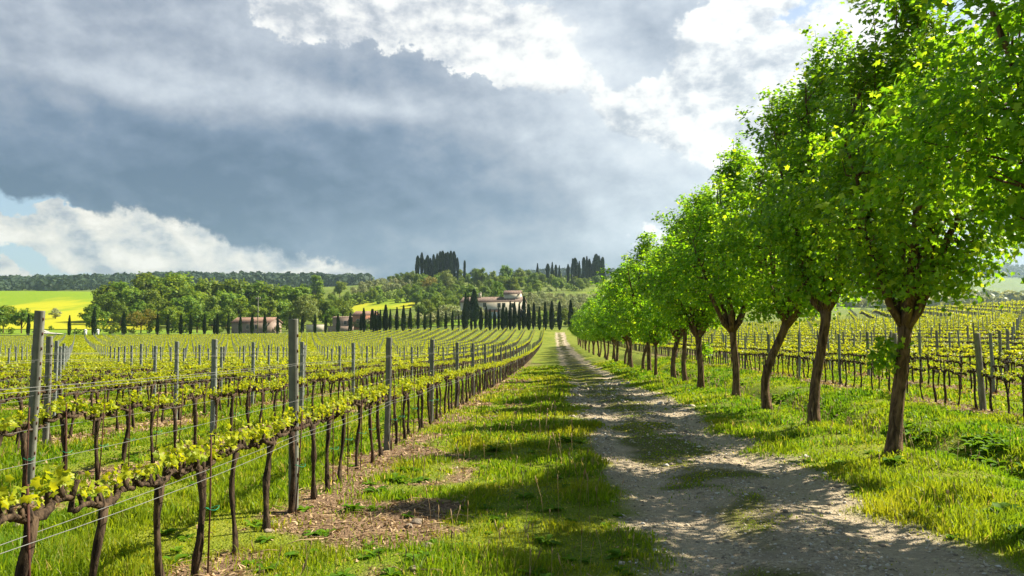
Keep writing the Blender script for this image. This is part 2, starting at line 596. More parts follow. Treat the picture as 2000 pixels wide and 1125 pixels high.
def bark_mat(name, a, b, scale=22, bump=0.8, dist=0.02):
    m, t = new_mat(name)
    co = t.n('ShaderNodeTexCoord').outputs['Object']
    st = t.v('MULTIPLY', co, (1, 1, 0.22))
    n = t.noise(st, scale, 6, 0.65, 0.6)
    n2 = t.noise(co, 3.0, 3, 0.5)
    c = t.mix(t.step(n, 0.35, 0.68), a, b)
    c = t.mix(t.step(n2, 0.5, 0.75), c, tuple(0.55 * q for q in b))
    out(t, pbsdf(t, c, 0.9, t.bump(n, bump, dist), 0.2))
    return m


def plain_mat(name, col, rough=0.8, var=0.18, scale=3.0, metal=0.0, spec=0.3, bump=0.0):
    m, t = new_mat(name)
    co = t.n('ShaderNodeTexCoord').outputs['Object']
    n = t.noise(co, scale, 5, 0.6)
    c = t.mix(t.step(n, 0.3, 0.7), tuple(q * (1 - var) for q in col), tuple(min(1, q * (1 + var)) for q in col))
    out(t, pbsdf(t, c, rough, t.bump(n, bump, 0.02) if bump else None, spec, metal))
    return m


M = {}
M['grass'] = leaf_mat('grass_blade', (0.088, 0.168, 0.005), (0.200, 0.295, 0.010), 0.50, 1.8, 0.2, 0.5, (0.235, 0.255, 0.014), 0.55, 0, ((0.40, 0.32, 0.13), 0.07))
M['lush'] = leaf_mat('lush_grass_blade', (0.050, 0.135, 0.006), (0.130, 0.240, 0.010), 0.48, 1.8, 0.2, 0.5, (0.20, 0.26, 0.012), 0.4)
M['straw'] = leaf_mat('dry_litter', (0.22, 0.13, 0.06), (0.50, 0.36, 0.20), 0.15, 1.0, 0.2, 0.8)
M['maple_leaf'] = leaf_mat('maple_leaf', (0.058, 0.150, 0.005), (0.175, 0.320, 0.009), 0.58, 2.2, 0.4, 0.42, None, 1, 0.012, ((0.22, 0.32, 0.014), 0.16))
M['vine_leaf'] = leaf_mat('young_vine_leaf', (0.22, 0.29, 0.010), (0.42, 0.44, 0.016), 0.45, 1.5, 0.3, 0.5)
M['weed'] = leaf_mat('weed_leaf', (0.065, 0.155, 0.008), (0.130, 0.245, 0.012), 0.4, 1.6, 0.12, 0.7)
M['cypress'] = leaf_mat('cypress_needles', (0.009, 0.024, 0.008), (0.026, 0.050, 0.014), 0.10, 1.5, 0.2, 0.7, None, 1, 0.02)
M['wood_leaf'] = leaf_mat('woodland_leaf', (0.065, 0.135, 0.008), (0.175, 0.235, 0.011), 0.35, 1.6, 0.2, 0.6, None, 1, 0.03)
M['ochre_leaf'] = leaf_mat('ochre_spring_leaf', (0.16, 0.15, 0.02), (0.26, 0.22, 0.03), 0.35, 1.5, 0.2, 0.6)
M['pale_leaf'] = leaf_mat('pale_willow_leaf', (0.13, 0.18, 0.04), (0.22, 0.26, 0.06), 0.35, 1.4, 0.2, 0.6)
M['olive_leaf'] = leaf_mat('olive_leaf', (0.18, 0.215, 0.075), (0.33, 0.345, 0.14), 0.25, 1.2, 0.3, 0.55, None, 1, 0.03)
M['far_leaf'] = leaf_mat('far_wood_leaf', (0.018, 0.042, 0.020), (0.045, 0.075, 0.030), 0.2, 1.3, 0.2, 0.7)
M['bark'] = bark_mat('maple_bark', (0.050, 0.028, 0.013), (0.26, 0.155, 0.078), 17, 1.0, 0.05)
M['vine_bark'] = bark_mat('vine_bark', (0.016, 0.010, 0.006), (0.115, 0.075, 0.042), 40, 1.0, 0.015)
M['twig'] = bark_mat('twig_bark', (0.10, 0.055, 0.030), (0.19, 0.11, 0.06), 30, 0.4)
M['post'] = plain_mat('weathered_post', (0.15, 0.15, 0.118), 0.75, 0.22, 6.0, 0.0, 0.35, 0.25)
M['zinc'] = plain_mat('galvanised_post', (0.17, 0.185, 0.165), 0.6, 0.2, 9.0, 0.0, 0.4)
M['old_wood'] = bark_mat('old_post_wood', (0.13, 0.115, 0.085), (0.27, 0.25, 0.20), 18, 0.6)
M['wire'] = plain_mat('wire_steel', (0.20, 0.20, 0.185), 0.55, 0.1, 3.0, 0.2, 0.5)
M['rust'] = plain_mat('rusty_steel', (0.075, 0.026, 0.014), 0.8, 0.4, 20.0)
M['tie'] = plain_mat('green_tie', (0.02, 0.30, 0.14), 0.5)
M['stone'] = plain_mat('field_stone', (0.27, 0.215, 0.15), 0.9, 0.25, 9.0, 0, 0.2, 0.5)
M['plaster'] = plain_mat('cream_plaster', (0.58, 0.51, 0.385), 0.9, 0.10, 0.6)
M['pink'] = plain_mat('pink_plaster', (0.30, 0.22, 0.17), 0.9, 0.10, 0.6)
M['terracotta'] = plain_mat('terracotta_plaster', (0.48, 0.22, 0.12), 0.9, 0.12, 0.6)
M['tile'] = plain_mat('roof_tile', (0.18, 0.125, 0.09), 0.9, 0.28, 1.6)
M['tile_red'] = plain_mat('red_roof_tile', (0.21, 0.125, 0.085), 0.9, 0.25, 1.6)
M['shutter'] = plain_mat('window_dark', (0.055, 0.05, 0.05), 0.4)
M['frame'] = plain_mat('window_surround', (0.55, 0.50, 0.42), 0.8)
M['glass'] = plain_mat('porch_glass', (0.35, 0.42, 0.46), 0.15, 0.1, 2.0, 0.0, 0.8)
M['white'] = plain_mat('white_pillar', (0.66, 0.64, 0.58), 0.85, 0.08)

# ground, coloured by what grows or lies there (read from the mask attribute)
m, t = new_mat('ground')
at_ = t.n('ShaderNodeAttribute', attribute_name='mask')
mr, mg, mb = t.xyz(at_.outputs['Vector'])
geo = t.n('ShaderNodeNewGeometry')
pos = geo.outputs['Position']
nf = t.noise(pos, 30, 6, 0.65)
nm = t.noise(pos, 3.0, 5, 0.6)
nl = t.noise(pos, 0.35, 4, 0.55)
vor = t.n('ShaderNodeTexVoronoi', feature='F1')
t.put(vor.inputs['Vector'], pos)
vor.inputs['Scale'].default_value = 42
turf = t.mix(t.step(nf, 0.3, 0.7), (0.085, 0.125, 0.008), (0.175, 0.215, 0.014))
turf = t.mix(t.step(nl, 0.42, 0.62), turf, (0.195, 0.215, 0.016))
soil = t.mix(t.step(nf, 0.3, 0.7), (0.10, 0.058, 0.032), (0.25, 0.165, 0.095))
gravel = t.mix(t.xyz(vor.outputs['Color'])[0], (0.265, 0.205, 0.125), (0.53, 0.43, 0.28))
gravel = t.mix(t.step(nm, 0.35, 0.7), gravel, (0.32, 0.255, 0.17))
moss = t.mix(t.step(nf, 0.35, 0.7), (0.085, 0.085, 0.020), (0.16, 0.15, 0.035))
gxx = t.m('MULTIPLY_ADD', t.m('SUBTRACT', t.noise(pos, 0.9, 2, 0.5), 0.5), 0.5, t.xyz(pos)[0])
rut = t.m('MAXIMUM', t.step(t.m('ABSOLUTE', t.m('SUBTRACT', gxx, 1.16)), 0.34, 0.12), t.step(t.m('ABSOLUTE', t.m('SUBTRACT', gxx, 2.78)), 0.34, 0.12))
gravel = t.mix(t.m('MULTIPLY', rut, 0.4), gravel, t.mix(nf, (0.37, 0.295, 0.19), (0.48, 0.39, 0.26)))
gm = t.mix(mb, gravel, moss)
c = t.mix(mg, turf, soil)
c = t.mix(mr, c, gm)
hgt = t.m('ADD', t.m('MULTIPLY', vor.outputs['Distance'], -0.8), nf)
out(t, pbsdf(t, c, 0.95, t.bump(hgt, 0.7, 0.03), 0.15))
M['ground'] = m

m, t = new_mat('hill_ground')
pos = t.n('ShaderNodeNewGeometry').outputs['Position']
n1, n2 = t.noise(pos, 0.02, 6, 0.6), t.noise(pos, 0.16, 6, 0.65)
c = t.mix(t.step(n2, 0.35, 0.65), (0.08, 0.13, 0.012), (0.19, 0.225, 0.026))
c = t.mix(t.step(n1, 0.45, 0.65), c, (0.13, 0.16, 0.035))
out(t, pbsdf(t, c, 0.95, t.bump(n2, 1.0, 2.0), 0.1))
M['hill'] = m

m, t = new_mat('rapeseed')
pos = t.n('ShaderNodeNewGeometry').outputs['Position']
n1, n2 = t.noise(t.v('MULTIPLY', pos, (1, 0.30, 1)), 0.03, 5, 0.55), t.noise(pos, 0.5, 4, 0.6)
c = t.mix(t.step(t.m('ADD', n1, t.step(t.xyz(pos)[1], 420, 600, -0.06, 0.26)), 0.44, 0.64), (0.36, 0.345, 0.010), (0.14, 0.235, 0.010))
c = t.mix(t.step(n2, 0.35, 0.7, 0, 0.35), c, (0.30, 0.32, 0.012))
out(t, pbsdf(t, c, 0.95, None, 0.1))
M['rape'] = m
m, t = new_mat('meadow')
pos = t.n('ShaderNodeNewGeometry').outputs['Position']
c = t.mix(t.step(t.noise(pos, 0.12, 5, 0.6), 0.35, 0.65), (0.105, 0.19, 0.012), (0.19, 0.26, 0.016))
out(t, pbsdf(t, c, 0.95, None, 0.1))
M['meadow'] = m
M['track'] = plain_mat('pale_track', (0.46, 0.42, 0.36), 0.95, 0.15, 0.5)

# ------------------------------------------------------------------ ground and hills
gx = np.unique(np.round(np.concatenate([np.arange(-400, -60, 10), np.arange(-60, -14, 1.2), np.arange(-14, -5, 0.3), np.arange(-5, 9, 0.11),
                                        np.arange(9, 16, 0.3), np.arange(16, 100, 1.5), np.arange(100, 401, 12)]), 3))
gy = np.unique(np.round(np.concatenate([np.arange(-120, -4, 8), np.arange(-4, 2, 0.5), np.arange(2, 16, 0.11), np.arange(16, 40, 0.3), np.arange(40, 110, 1.0),
                                        np.arange(110, 245, 2.5)]), 3))
gy = gy[gy <= 243]
X, Y = np.meshgrid(gx, gy)
Z = ground(X, Y)
nx, ny = len(gx), len(gy)
i = (np.arange(ny - 1)[:, None] * nx + np.arange(nx - 1)[None]).ravel()
mbx = MB().add(np.stack([X, Y, Z], -1).reshape(-1, 3), np.stack([i, i + 1, i + nx + 1, i + nx], -1))
gme = mbx.mesh('ground', M['ground'], True)
msk = gme.attributes.new('mask', 'FLOAT_VECTOR', 'POINT')
xx, yy = X.ravel(), Y.ravel()
msk.data.foreach_set('vector', np.stack([road(xx, yy), dirt(xx, yy), median_(xx, yy)], -1).astype(np.float32).ravel())
tag(link('ground', gme), kind='structure')

sg = np.concatenate([np.linspace(-1.25, 1.25, 330)])
dg = np.concatenate([np.arange(240, 800, 7), np.arange(800, 1700, 20), np.arange(1700, 3650, 60)])
SS, DD = np.meshgrid(sg, dg)
X, Y = SS * DD, DD
nx, ny = len(sg), len(dg)
i = (np.arange(ny - 1)[:, None] * nx + np.arange(nx - 1)[None]).ravel()
Z = hill_z(X, Y)
Z[0] -= 0.02
mbx = MB().add(np.stack([X, Y, Z], -1).reshape(-1, 3), np.stack([i, i + 1, i + nx + 1, i + nx], -1))
tag(mbx.build('hills', M['hill'], None, True), kind='structure')


def drape(name, corners, mat, lift, nu=40, nv=24):
    """a sheet of field laid over the terrain; corners are (photo x, distance): near-left, near-right, far-right, far-left"""
    P = [np.array([tan_az(p) * d, d]) for p, d in corners]
    u, v = np.meshgrid(np.linspace(0, 1, nu), np.linspace(0, 1, nv))
    q = ((1 - u) * (1 - v))[..., None] * P[0] + (u * (1 - v))[..., None] * P[1] + (u * v)[..., None] * P[2] + ((1 - u) * v)[..., None] * P[3]
    z = ground(q[..., 0], q[..., 1]) + lift
    i = (np.arange(nv - 1)[:, None] * nu + np.arange(nu - 1)[None]).ravel()
    o = MB().add(np.concatenate([q, z[..., None]], -1).reshape(-1, 3), np.stack([i, i + 1, i + nu + 1, i + nu], -1)).build(name, mat, None, True)
    return tag(o, kind='structure')


drape('rapeseed_field', [(-520, 318), (300, 300), (330, 618), (-520, 618)], M['rape'], 0.4, 60, 60)
drape('rapeseed_field', [(655, 425), (800, 430), (822, 505), (640, 540)], M['rape'], 0.35)
drape('meadow', [(790, 262), (1010, 262), (1000, 322), (820, 318)], M['meadow'], 0.25)
drape('meadow', [(-300, 246), (420, 246), (420, 305), (-300, 316)], M['meadow'], 0.15)
drape('farm_track', [(60, 262), (118, 247), (126, 250), (92, 266)], M['track'], 0.45, 14, 6)
drape('farm_track', [(92, 266), (98, 270), (88, 290), (74, 300)], M['track'], 0.45, 6, 14)

# ------------------------------------------------------------------ leaf shapes
def maple_template():
    """a five-lobed leaf, stalk end at the origin, tip along +Y, slightly cupped"""
    pts = [(0, 0), (.30, -.06), (.52, .10), (.34, .24), (.62, .52), (.26, .55), (.0, 1.0), (-.26, .55), (-.62, .52), (-.34, .24), (-.52, .10), (-.30, -.06)]
    v = [(0, .32, .06)] + [(x, y, -0.16 * abs(x) - 0.10 * y * y) for x, y in pts]
    n = len(pts)
    return v, [(0, 1 + k, 1 + (k + 1) % n) for k in range(n)]


def simple_leaf():
    return [(0, 0, 0), (.42, .35, -.08), (0, 1, -.1), (-.42, .35, -.08), (0, .4, .05)], [(0, 1, 4), (1, 2, 4), (2, 3, 4), (3, 0, 4)]


def vine_leaf_template():
    pts = [(0, 0), (.45, -.05), (.38, .25), (.58, .5), (.25, .6), (0, .95), (-.25, .6), (-.58, .5), (-.38, .25), (-.45, -.05)]
    v = [(0, .35, .07)] + [(x, y, -0.22 * abs(x) - 0.08 * y) for x, y in pts]
    n = len(pts)
    return v, [(0, 1 + k, 1 + (k + 1) % n) for k in range(n)]


QUAD = ([(-.5, -.5, 0), (.5, -.5, 0), (.62, .5, .05), (-.38, .55, -.05)], [(0, 1, 2, 3)])
CLUMP = ([(-.5, -.35, 0), (.1, -.55, .1), (.55, -.1, -.05), (.3, .5, .08), (-.3, .45, -.1)], [(0, 1, 2, 3, 4)])

# ------------------------------------------------------------------ the maple avenue


def maple_tree(seed, fine=True, H=6.9, rad=1.75, sucker=False, low=0.12):
    """a trunk with limbs (one mesh) and a crown of leaves (another)"""
    r = np.random.default_rng(seed)
    tb, lb = MB(), MB()
    lean = r.uniform(0.03, 0.17)
    la = r.uniform(-0.8, 0.8)
    lx, ly = lean * math.cos(la), lean * math.sin(la) * 0.6
    fork = r.uniform(1.75, 2.1)
    hs = np.linspace(-0.12, fork, 9)
    wob = r.normal(size=(2,)) * 0.05
    trunk = np.stack([lx * hs + wob[0] * np.sin(hs * 2.2), ly * hs + wob[1] * np.sin(hs * 2.6), hs], -1)
    tr = 0.100 * (1 - 0.16 * hs / fork) + 0.060 * np.exp(-np.maximum(hs, 0) / 0.13) + 0.02 * np.exp(-((hs - fork) / 0.15) ** 2)
    tb.tube(trunk, tr, 14, 0, 0.085)
    top = trunk[-1]
    nodes = []                                             # limb points with the limb's thickness there
    n_l = r.integers(6, 8)
    for k in range(n_l):
        a = k * 2 * np.pi / n_l + r.uniform(-0.35, 0.35)
        out_ = r.uniform(0.7, 1.2) * rad * 0.62
        hh = r.uniform(0.45, 0.72) * (H - fork)
        s = np.linspace(0, 1, 9)[:, None]
        d = np.array([math.cos(a), math.sin(a), 0])
        p = top - np.array([0, 0, 0.12]) + d * out_ * s ** 0.75 + np.array([0, 0, 1]) * hh * s ** 1.15
        p = p + r.normal(size=p.shape) * 0.045 * s
        rr = 0.074 * (1 - 0.82 * s[:, 0]) * r.uniform(0.8, 1.15)
        tb.tube(p, rr, 7, 0, 0.08)
        nodes += [(q, w_) for q, w_ in zip(p[2:], rr[2:])]
    for k in range(3):
        s = np.linspace(0, 1, 12)[:, None]
        d = np.array([r.normal() * 0.35, r.normal() * 0.35, 0])
        p = top - np.array([0, 0, 0.1]) + d * s + np.array([0, 0, 1]) * (H - fork - 0.3 - 0.5 * k) * s + r.normal(size=(12, 3)) * 0.05 * s
        rr = 0.085 * (1 - 0.88 * s[:, 0])
        tb.tube(p, rr, 7, 0, 0.08)
        nodes += [(q, w_) for q, w_ in zip(p[2:], rr[2:])]
    NP = np.array([q for q, _ in nodes])
    # leaf clusters: fill an uneven egg-shaped crown, denser towards its outside, with gaps
    cz, base = fork + 0.2, fork + low
    ph = r.uniform(0, 6.28, 6)
    cl = []
    n_c = 300 if fine else 205
    hole = r.uniform(-1, 1, (13, 3)) * np.array([rad, rad, 2.0]) + np.array([0, 0, 4.3])
    tries = 0
    while len(cl) < n_c and tries < 40000:
        tries += 1
        h = r.uniform(0, 1)
        a = r.uniform(0, 6.283)
        env = rad * ((min(1, (h + 0.10) / 0.36)) ** 0.6 if h < 0.26 else 1 - 0.86 * ((h - 0.26) / 0.74) ** 1.02)
        env *= 1 + 0.20 * math.sin(3 * a + ph[0] + 5 * h) + 0.14 * math.sin(5 * a + ph[1] - 9 * h) + 0.12 * math.sin(2 * a + ph[2] + 14 * h)
        q = math.sqrt(r.uniform(0.10, 1))
        z = base + (H - base) * h
        env *= 0.97
        if r.random() > (env / rad) ** 1.2 + 0.05:
            continue
        p = np.array([top[0] + env * q * math.cos(a), top[1] + env * q * math.sin(a), z])
        if (np.linalg.norm(hole - p, axis=1) < 0.42).any():
            continue
        cl.append((p, 1.0))
    for k in range(17):                                    # upright shoots that break the outline
        a = r.uniform(0, 6.283)
        q = r.uniform(0.05, 0.62) * rad
        p0 = np.array([top[0] + q * math.cos(a), top[1] + q * math.sin(a), H - 0.8 - 3.2 * (q / rad) ** 1.1])
        dd = np.array([r.normal() * 0.16 + 0.25 * math.cos(a) * q, r.normal() * 0.16 + 0.25 * math.sin(a) * q, r.uniform(0.7, 1.45)])
        s = np.linspace(0, 1, 6)[:, None]
        tb.tube(p0 + dd * s, 0.016 * (1 - 0.8 * s[:, 0]), 4, 0, 0, False)
        for u in np.linspace(0.15, 1, 6):
            cl.append((p0 + dd * u + r.normal(size=3) * 0.07, 0.45))
    for k in range(24):                                     # side sprays
        a = r.uniform(0, 6.283)
        z = r.uniform(base + 0.25, H - 1.6)
        p0 = np.array([top[0] + rad * 0.8 * math.cos(a), top[1] + rad * 0.8 * math.sin(a), z])
        dd = np.array([math.cos(a), math.sin(a), r.uniform(-0.25, 0.75)]) * r.uniform(0.4, 0.85)
        for u in np.linspace(0.2, 1, 4):
            cl.append((p0 + dd * u + r.normal(size=3) * 0.06, 0.5))
    if sucker:
        for k in range(5):
            z = r.uniform(1.05, 1.75)
            p0 = np.array([np.interp(z, hs, trunk[:, 0]) - 0.12, np.interp(z, hs, trunk[:, 1]), z])
            for u in (0.08, 0.18, 0.3):
                cl.append((p0 + np.array([-u, -0.3 * u, 0.25 * u]) + r.normal(size=3) * 0.03, 0.22))
    for i_, (p, sc) in enumerate(cl):
        if i_ % (2 if fine else 5) == 0 and sc == 1.0:
            d = NP - p
            dd = np.linalg.norm(d + np.array([0, 0, 0.35]), axis=1)
            q = NP[np.argmin(dd)]
            mid = (q + p) / 2 + np.array([0, 0, -0.06]) + r.normal(size=3) * 0.05
            tb.tube(np.array([q, mid, p]), [0.017, 0.011, 0.004], 4, 0, 0, False)
    P = np.array([p for p, _ in cl])
    Sc = np.array([s for _, s in cl])
    per = 60 if fine else 26
    k = np.maximum(3, (per * np.where(Sc < 1, Sc, r.uniform(0.6, 1.3, len(Sc))))).astype(int)
    idx = np.repeat(np.arange(len(P)), k)
    n = len(idx)
    off = r.normal(size=(n, 3)) * (np.where(Sc[idx] < 1, 0.085, 0.150))[:, None] * np.array([1.1, 1.1, 0.8])
    pos = P[idx] + off
    outw = unit(pos - np.array([top[0], top[1], cz + 1.3]))
    Xa, Ya, Za = frames(n, np.array([0, 0, 0.75]) + 0.55 * outw, r, 0.55)
    droop = unit(0.9 * outw * np.array([1, 1, .2]) + np.array([0, 0, -0.55]) + r.normal(size=(n, 3)) * 0.6)
    Ya = unit(droop - (droop * Za).sum(1)[:, None] * Za)
    Xa = np.cross(Ya, Za)
    sz = r.uniform(0.046, 0.094, n) if fine else r.uniform(0.10, 0.17, n)
    tv, tf = maple_template() if fine else simple_leaf()
    lb.scatter(tv, tf, pos, Xa, Ya, Za, sz)
    return tb.mesh('maple_trunk', M['bark'], True), lb.mesh('maple_crown', M['maple_leaf'])


fine_maples = [maple_tree(11, True, 6.8, 1.75, False, 0.55), maple_tree(12, True, 6.5, 1.7, True, 0.35), maple_tree(13, True, 6.6, 1.62, False, 0.2), maple_tree(14, True, 6.9, 1.58)]
far_maples = [maple_tree(21, False, 6.5, 1.6), maple_tree(22, False, 7.0, 1.6), maple_tree(23, False, 6.1, 1.55), maple_tree(24, False, 5.7, 1.35), maple_tree(25, False, 6.7, 1.75)]
TREE_Y = [7.0 + 3.52 * k for k in range(41)]
MAPLE_NOTE = {0: 'leafy maple at the right edge, its trunk cut off by the frame',
              1: 'maple with a leafy side shoot on its trunk, nearest whole trunk beside the track',
              2: 'maple with a slim leaning trunk, second whole trunk beside the track',
              3: 'maple with a hollow scar on its dark trunk, third whole trunk beside the track'}
for k, y in enumerate(TREE_Y):
    x = 4.72 + 0.16 * math.sin(k * 2.1) + (0.05 if k else 0.12) - (0.42 if k == 1 else 0)
    v = fine_maples[k % 4] if k < 7 else far_maples[(k * 3 + k // 4) % 5]
    o = empty('maple_tree', (x, y, float(ground(x, y)) - 0.02), (0.0, 0.0, 0.35, -0.4, 2.6, 3.6, 1.7)[k] if k < 7 else k * 1.9)
    s = (1.0, 1.0, 1.05, 1.02, 0.98, 0.95, 0.98)[k] if k < 7 else 0.94 + 0.10 * math.sin(k * 3.7)
    o.scale = (s * (0.96 + 0.1 * math.sin(k * 5.3)), s * (0.96 + 0.1 * math.sin(k * 2.9)), s)
    tilt_ = (0.0, 0.075, 0.045, 0.03, 0.03, 0.02, 0.04)[k] if k < 7 else 0.02 + 0.04 * math.sin(k * 4.1)
    o.rotation_euler = (Matrix.Rotation(tilt_, 3, 'Y') @ Matrix.Rotation(o.rotation_euler.z, 3, 'Z')).to_euler()
    link('trunk', v[0], o)
    link('crown', v[1], o)
    tag(o, MAPLE_NOTE.get(k, 'green maple of the avenue right of the gravel track, %s trunk from the front' % nth(k)), 'tree', 'maples lining the track')

# ------------------------------------------------------------------ vines


def vine_parts(seed, leafy=1.0):
    r = np.random.default_rng(seed)
    tb, cb, lb = MB(), MB(), MB()
    hs = np.linspace(-0.06, 0.76, 9)
    lean, ly = r.normal() * 0.03, r.uniform(-0.12, 0.16)
    a, b = r.uniform(0, 6.28, 2)
    px = lean * hs + 0.016 * np.sin(hs * 7 + a)
    pyy = ly * (0.76 - hs) + 0.022 * np.sin(hs * 6 + b)
    tr = 0.030 + 0.006 * np.sin(hs * 14 + a) + 0.016 * np.exp(-np.maximum(hs, 0) / 0.07) + 0.016 * np.exp(-((hs - 0.76) / 0.06) ** 2)
    tr = tr * r.uniform(0.58, 0.86)
    tb.tube(np.stack([px, pyy, hs], -1), tr, 9, 0, 0.26)
    # gnarled arms along the wire, with spurs
    ys = np.linspace(-0.31, 0.31, 17)
    arm = np.stack([px[-1] + 0.014 * np.sin(ys * 19 + a), ys, 0.775 + 0.018 * np.sin(ys * 15 + b) + 0.025 * np.abs(ys)], -1)
    ar = 0.020 + 0.010 * r.random(17) + 0.014 * np.exp(-(ys / 0.06) ** 2)
    cb.tube(arm, ar * 0.62, 8, 0, 0.5)
    spots = np.linspace(-0.30, 0.30, 10) + r.normal(size=10) * 0.015
    tips = []
    for q in spots:
        z0 = np.interp(q, ys, arm[:, 2])
        up = np.array([r.normal() * 0.022, r.normal() * 0.02, r.uniform(0.04, 0.085)])
        p0 = np.array([px[-1], q, z0])
        cb.tube(np.array([p0, p0 + up * 0.5, p0 + up]), [0.017, 0.015, 0.012], 5, 0, 0.3)
        if r.random() < 0.45:
            up2 = np.array([r.normal() * 0.04, r.normal() * 0.04, r.uniform(0.03, 0.07)])
            cb.tube(np.array([p0, p0 + up2]), [0.014, 0.009], 5, 0, 0.3)
        tips.append(p0 + up)
    tv, tf = vine_leaf_template()
    P = []
    for p in tips:
        if r.random() > leafy:
            continue
        for _ in range(r.integers(3, 6)):
            d = np.array([r.normal() * 0.55, r.normal() * 0.5, r.uniform(0.5, 1.0)])
            L = r.uniform(0.05, 0.14)
            for u in np.linspace(0.3, 1, r.integers(2, 5)):
                P.append(p + d * L * u + r.normal(size=3) * 0.018)
    if not P:
        P = [tips[0]]
    P = np.array(P)
    n = len(P)
    Xa, Ya, Za = frames(n, np.array([0, 0, 0.5]), r, 0.8)
    lb.scatter(tv, tf, P, Xa, Ya, Za, r.uniform(0.022, 0.056, n))
    return (tb.mesh('vine_trunk', M['vine_bark'], True), cb.mesh('vine_cordon', M['vine_bark'], True), lb.mesh('vine_foliage', M['vine_leaf']))


VINES = [vine_parts(100 + q, 0.95) for q in range(9)]
SPARSE = [vine_parts(120 + q, 0.78) for q in range(5)]
BARE = [vine_parts(140 + q, 0.34) for q in range(5)]
VSTEP, PSTEP, PY0 = 0.62, 4.2, 7.42


def row_x(side, k):
    return ROW0 - ROWS * k if side < 0 else ROWR + ROWS * k


def post_y(side, k, j):
    return PY0 + PSTEP * j + 0.12 * k if side < 0 else 4.9 + PSTEP * j + 0.35 * k


def row_end(x):
    return float(np.interp(x, [-200, -75, 0, 9, 50], [205, 218, 224, 222, 236]))


def in_view(x, y, mx=1.0):
    return y > 1.5 and -0.735 * y - mx * 0.9 < x < 0.60 * y + mx * 0.9


cand, pcand = [], []
for side, nrows in ((-1, 58), (1, 16)):
    for k in range(nrows):
        x = row_x(side, k)
        yend = row_end(x)
        y0 = post_y(side, k, 0) - 6 * PSTEP
        for j in range(-6, 60):
            yp = post_y(side, k, j)
            if yp > yend + 1:
                break
            if in_view(x, yp, 14 if side < 0 else 4):
                pcand.append((yp, x, side, k, j))
        q = 0
        while True:
            y = y0 + 0.3 + VSTEP * q
            q += 1
            if y > yend:
                break
            if in_view(x, y, 14 if side < 0 else 4):
                j = math.floor((y - post_y(side, k, 0)) / PSTEP)
                b = int((y - post_y(side, k, j)) / VSTEP) + 1
                cand.append((y, x, side, k, j, b))
ROWNAME = {-1: lambda k: 'front row left of the track' if k == 0 else '%s row left of the track' % nth(k + 1),
           1: lambda k: 'nearest row behind the maples' if k == 0 else '%s row behind the maples' % nth(k + 1)}
wt = lambda c: (1 + 0.42 * c[3] + (0.9 if c[2] > 0 else 0)) * c[0]
inside = [c for c in cand if in_view(c[1], c[0], 0.15) and c[0] > 3.0]
inside.sort(key=wt)
chosen = set((c[0], c[1]) for c in inside[:300])
p_inside = sorted([c for c in pcand if in_view(c[1], c[0], 0.05)], key=wt)
p_chosen = p_inside[:300]
# posts are numbered along their own row, from the front, as the picture shows them
pnum = {}
for c in sorted(p_inside):
    pnum[(c[2], c[3], c[4])] = sum(1 for q in pnum if q[0] == c[2] and q[1] == c[3]) + 1

rest = []
vr = random.Random(5)
for c in cand:
    y, x, side, k, j, b = c
    if (y, x) not in chosen:
        rest.append(c)
        continue
    z = float(ground(x, y))
    v = vr.choice((VINES if y > 7.0 or k else SPARSE) if side < 0 else BARE)
    o = empty('grapevine', (x + vr.uniform(-.02, .02), y, z), vr.choice((0, math.pi)) + vr.uniform(-.05, .05))
    s = vr.uniform(0.94, 1.08)
    o.scale = (s * vr.uniform(.9, 1.15), 1.0, s)
    link('trunk', v[0], o)
    link('cordon', v[1], o)
    link('foliage', v[2], o)
    pn = pnum.get((side, k, j))
    row = ROWNAME[side](k)
    look = 'budding grapevine' if side < 0 else 'bare tangled grapevine'
    pos_ = '%s after post %s' % (nth(b), ONES[0] + nth(pn)) if pn else None
    lab = ('%s, %s, %s trunk past %s post' % (look, row, nth(b), nth(pn))) if pn else \
          ('%s, %s, %s trunk before first post' % (look, row, nth(b)))
    tag(o, lab, 'grapevine', 'vines trained along the wires')

# every farther vine: one object
vb = MB()
rest = [c for c in rest if c[0] > 1.8 or abs(c[1]) > 4]
R_ = np.array([(c[1], c[0], c[2]) for c in rest])
Zr = ground(R_[:, 0], R_[:, 1])
dist = R_[:, 1]
rr = np.random.default_rng(77)


def prism(n, sides=4):
    a = np.arange(sides) * 2 * np.pi / sides
    v = [(math.cos(q), math.sin(q), 0) for q in a] + [(math.cos(q), math.sin(q), 1) for q in a]
    return v, [(q, (q + 1) % sides, sides + (q + 1) % sides, sides + q) for q in range(sides)]


def axes(n, lean=0.06):
    Zx = unit(np.stack([rr.normal(size=n) * lean, rr.normal(size=n) * lean * 1.6, np.ones(n)], -1))
    Xx = unit(np.cross(np.array([[0, 1.0, 0]]), Zx))
    return Xx, np.cross(Zx, Xx), Zx


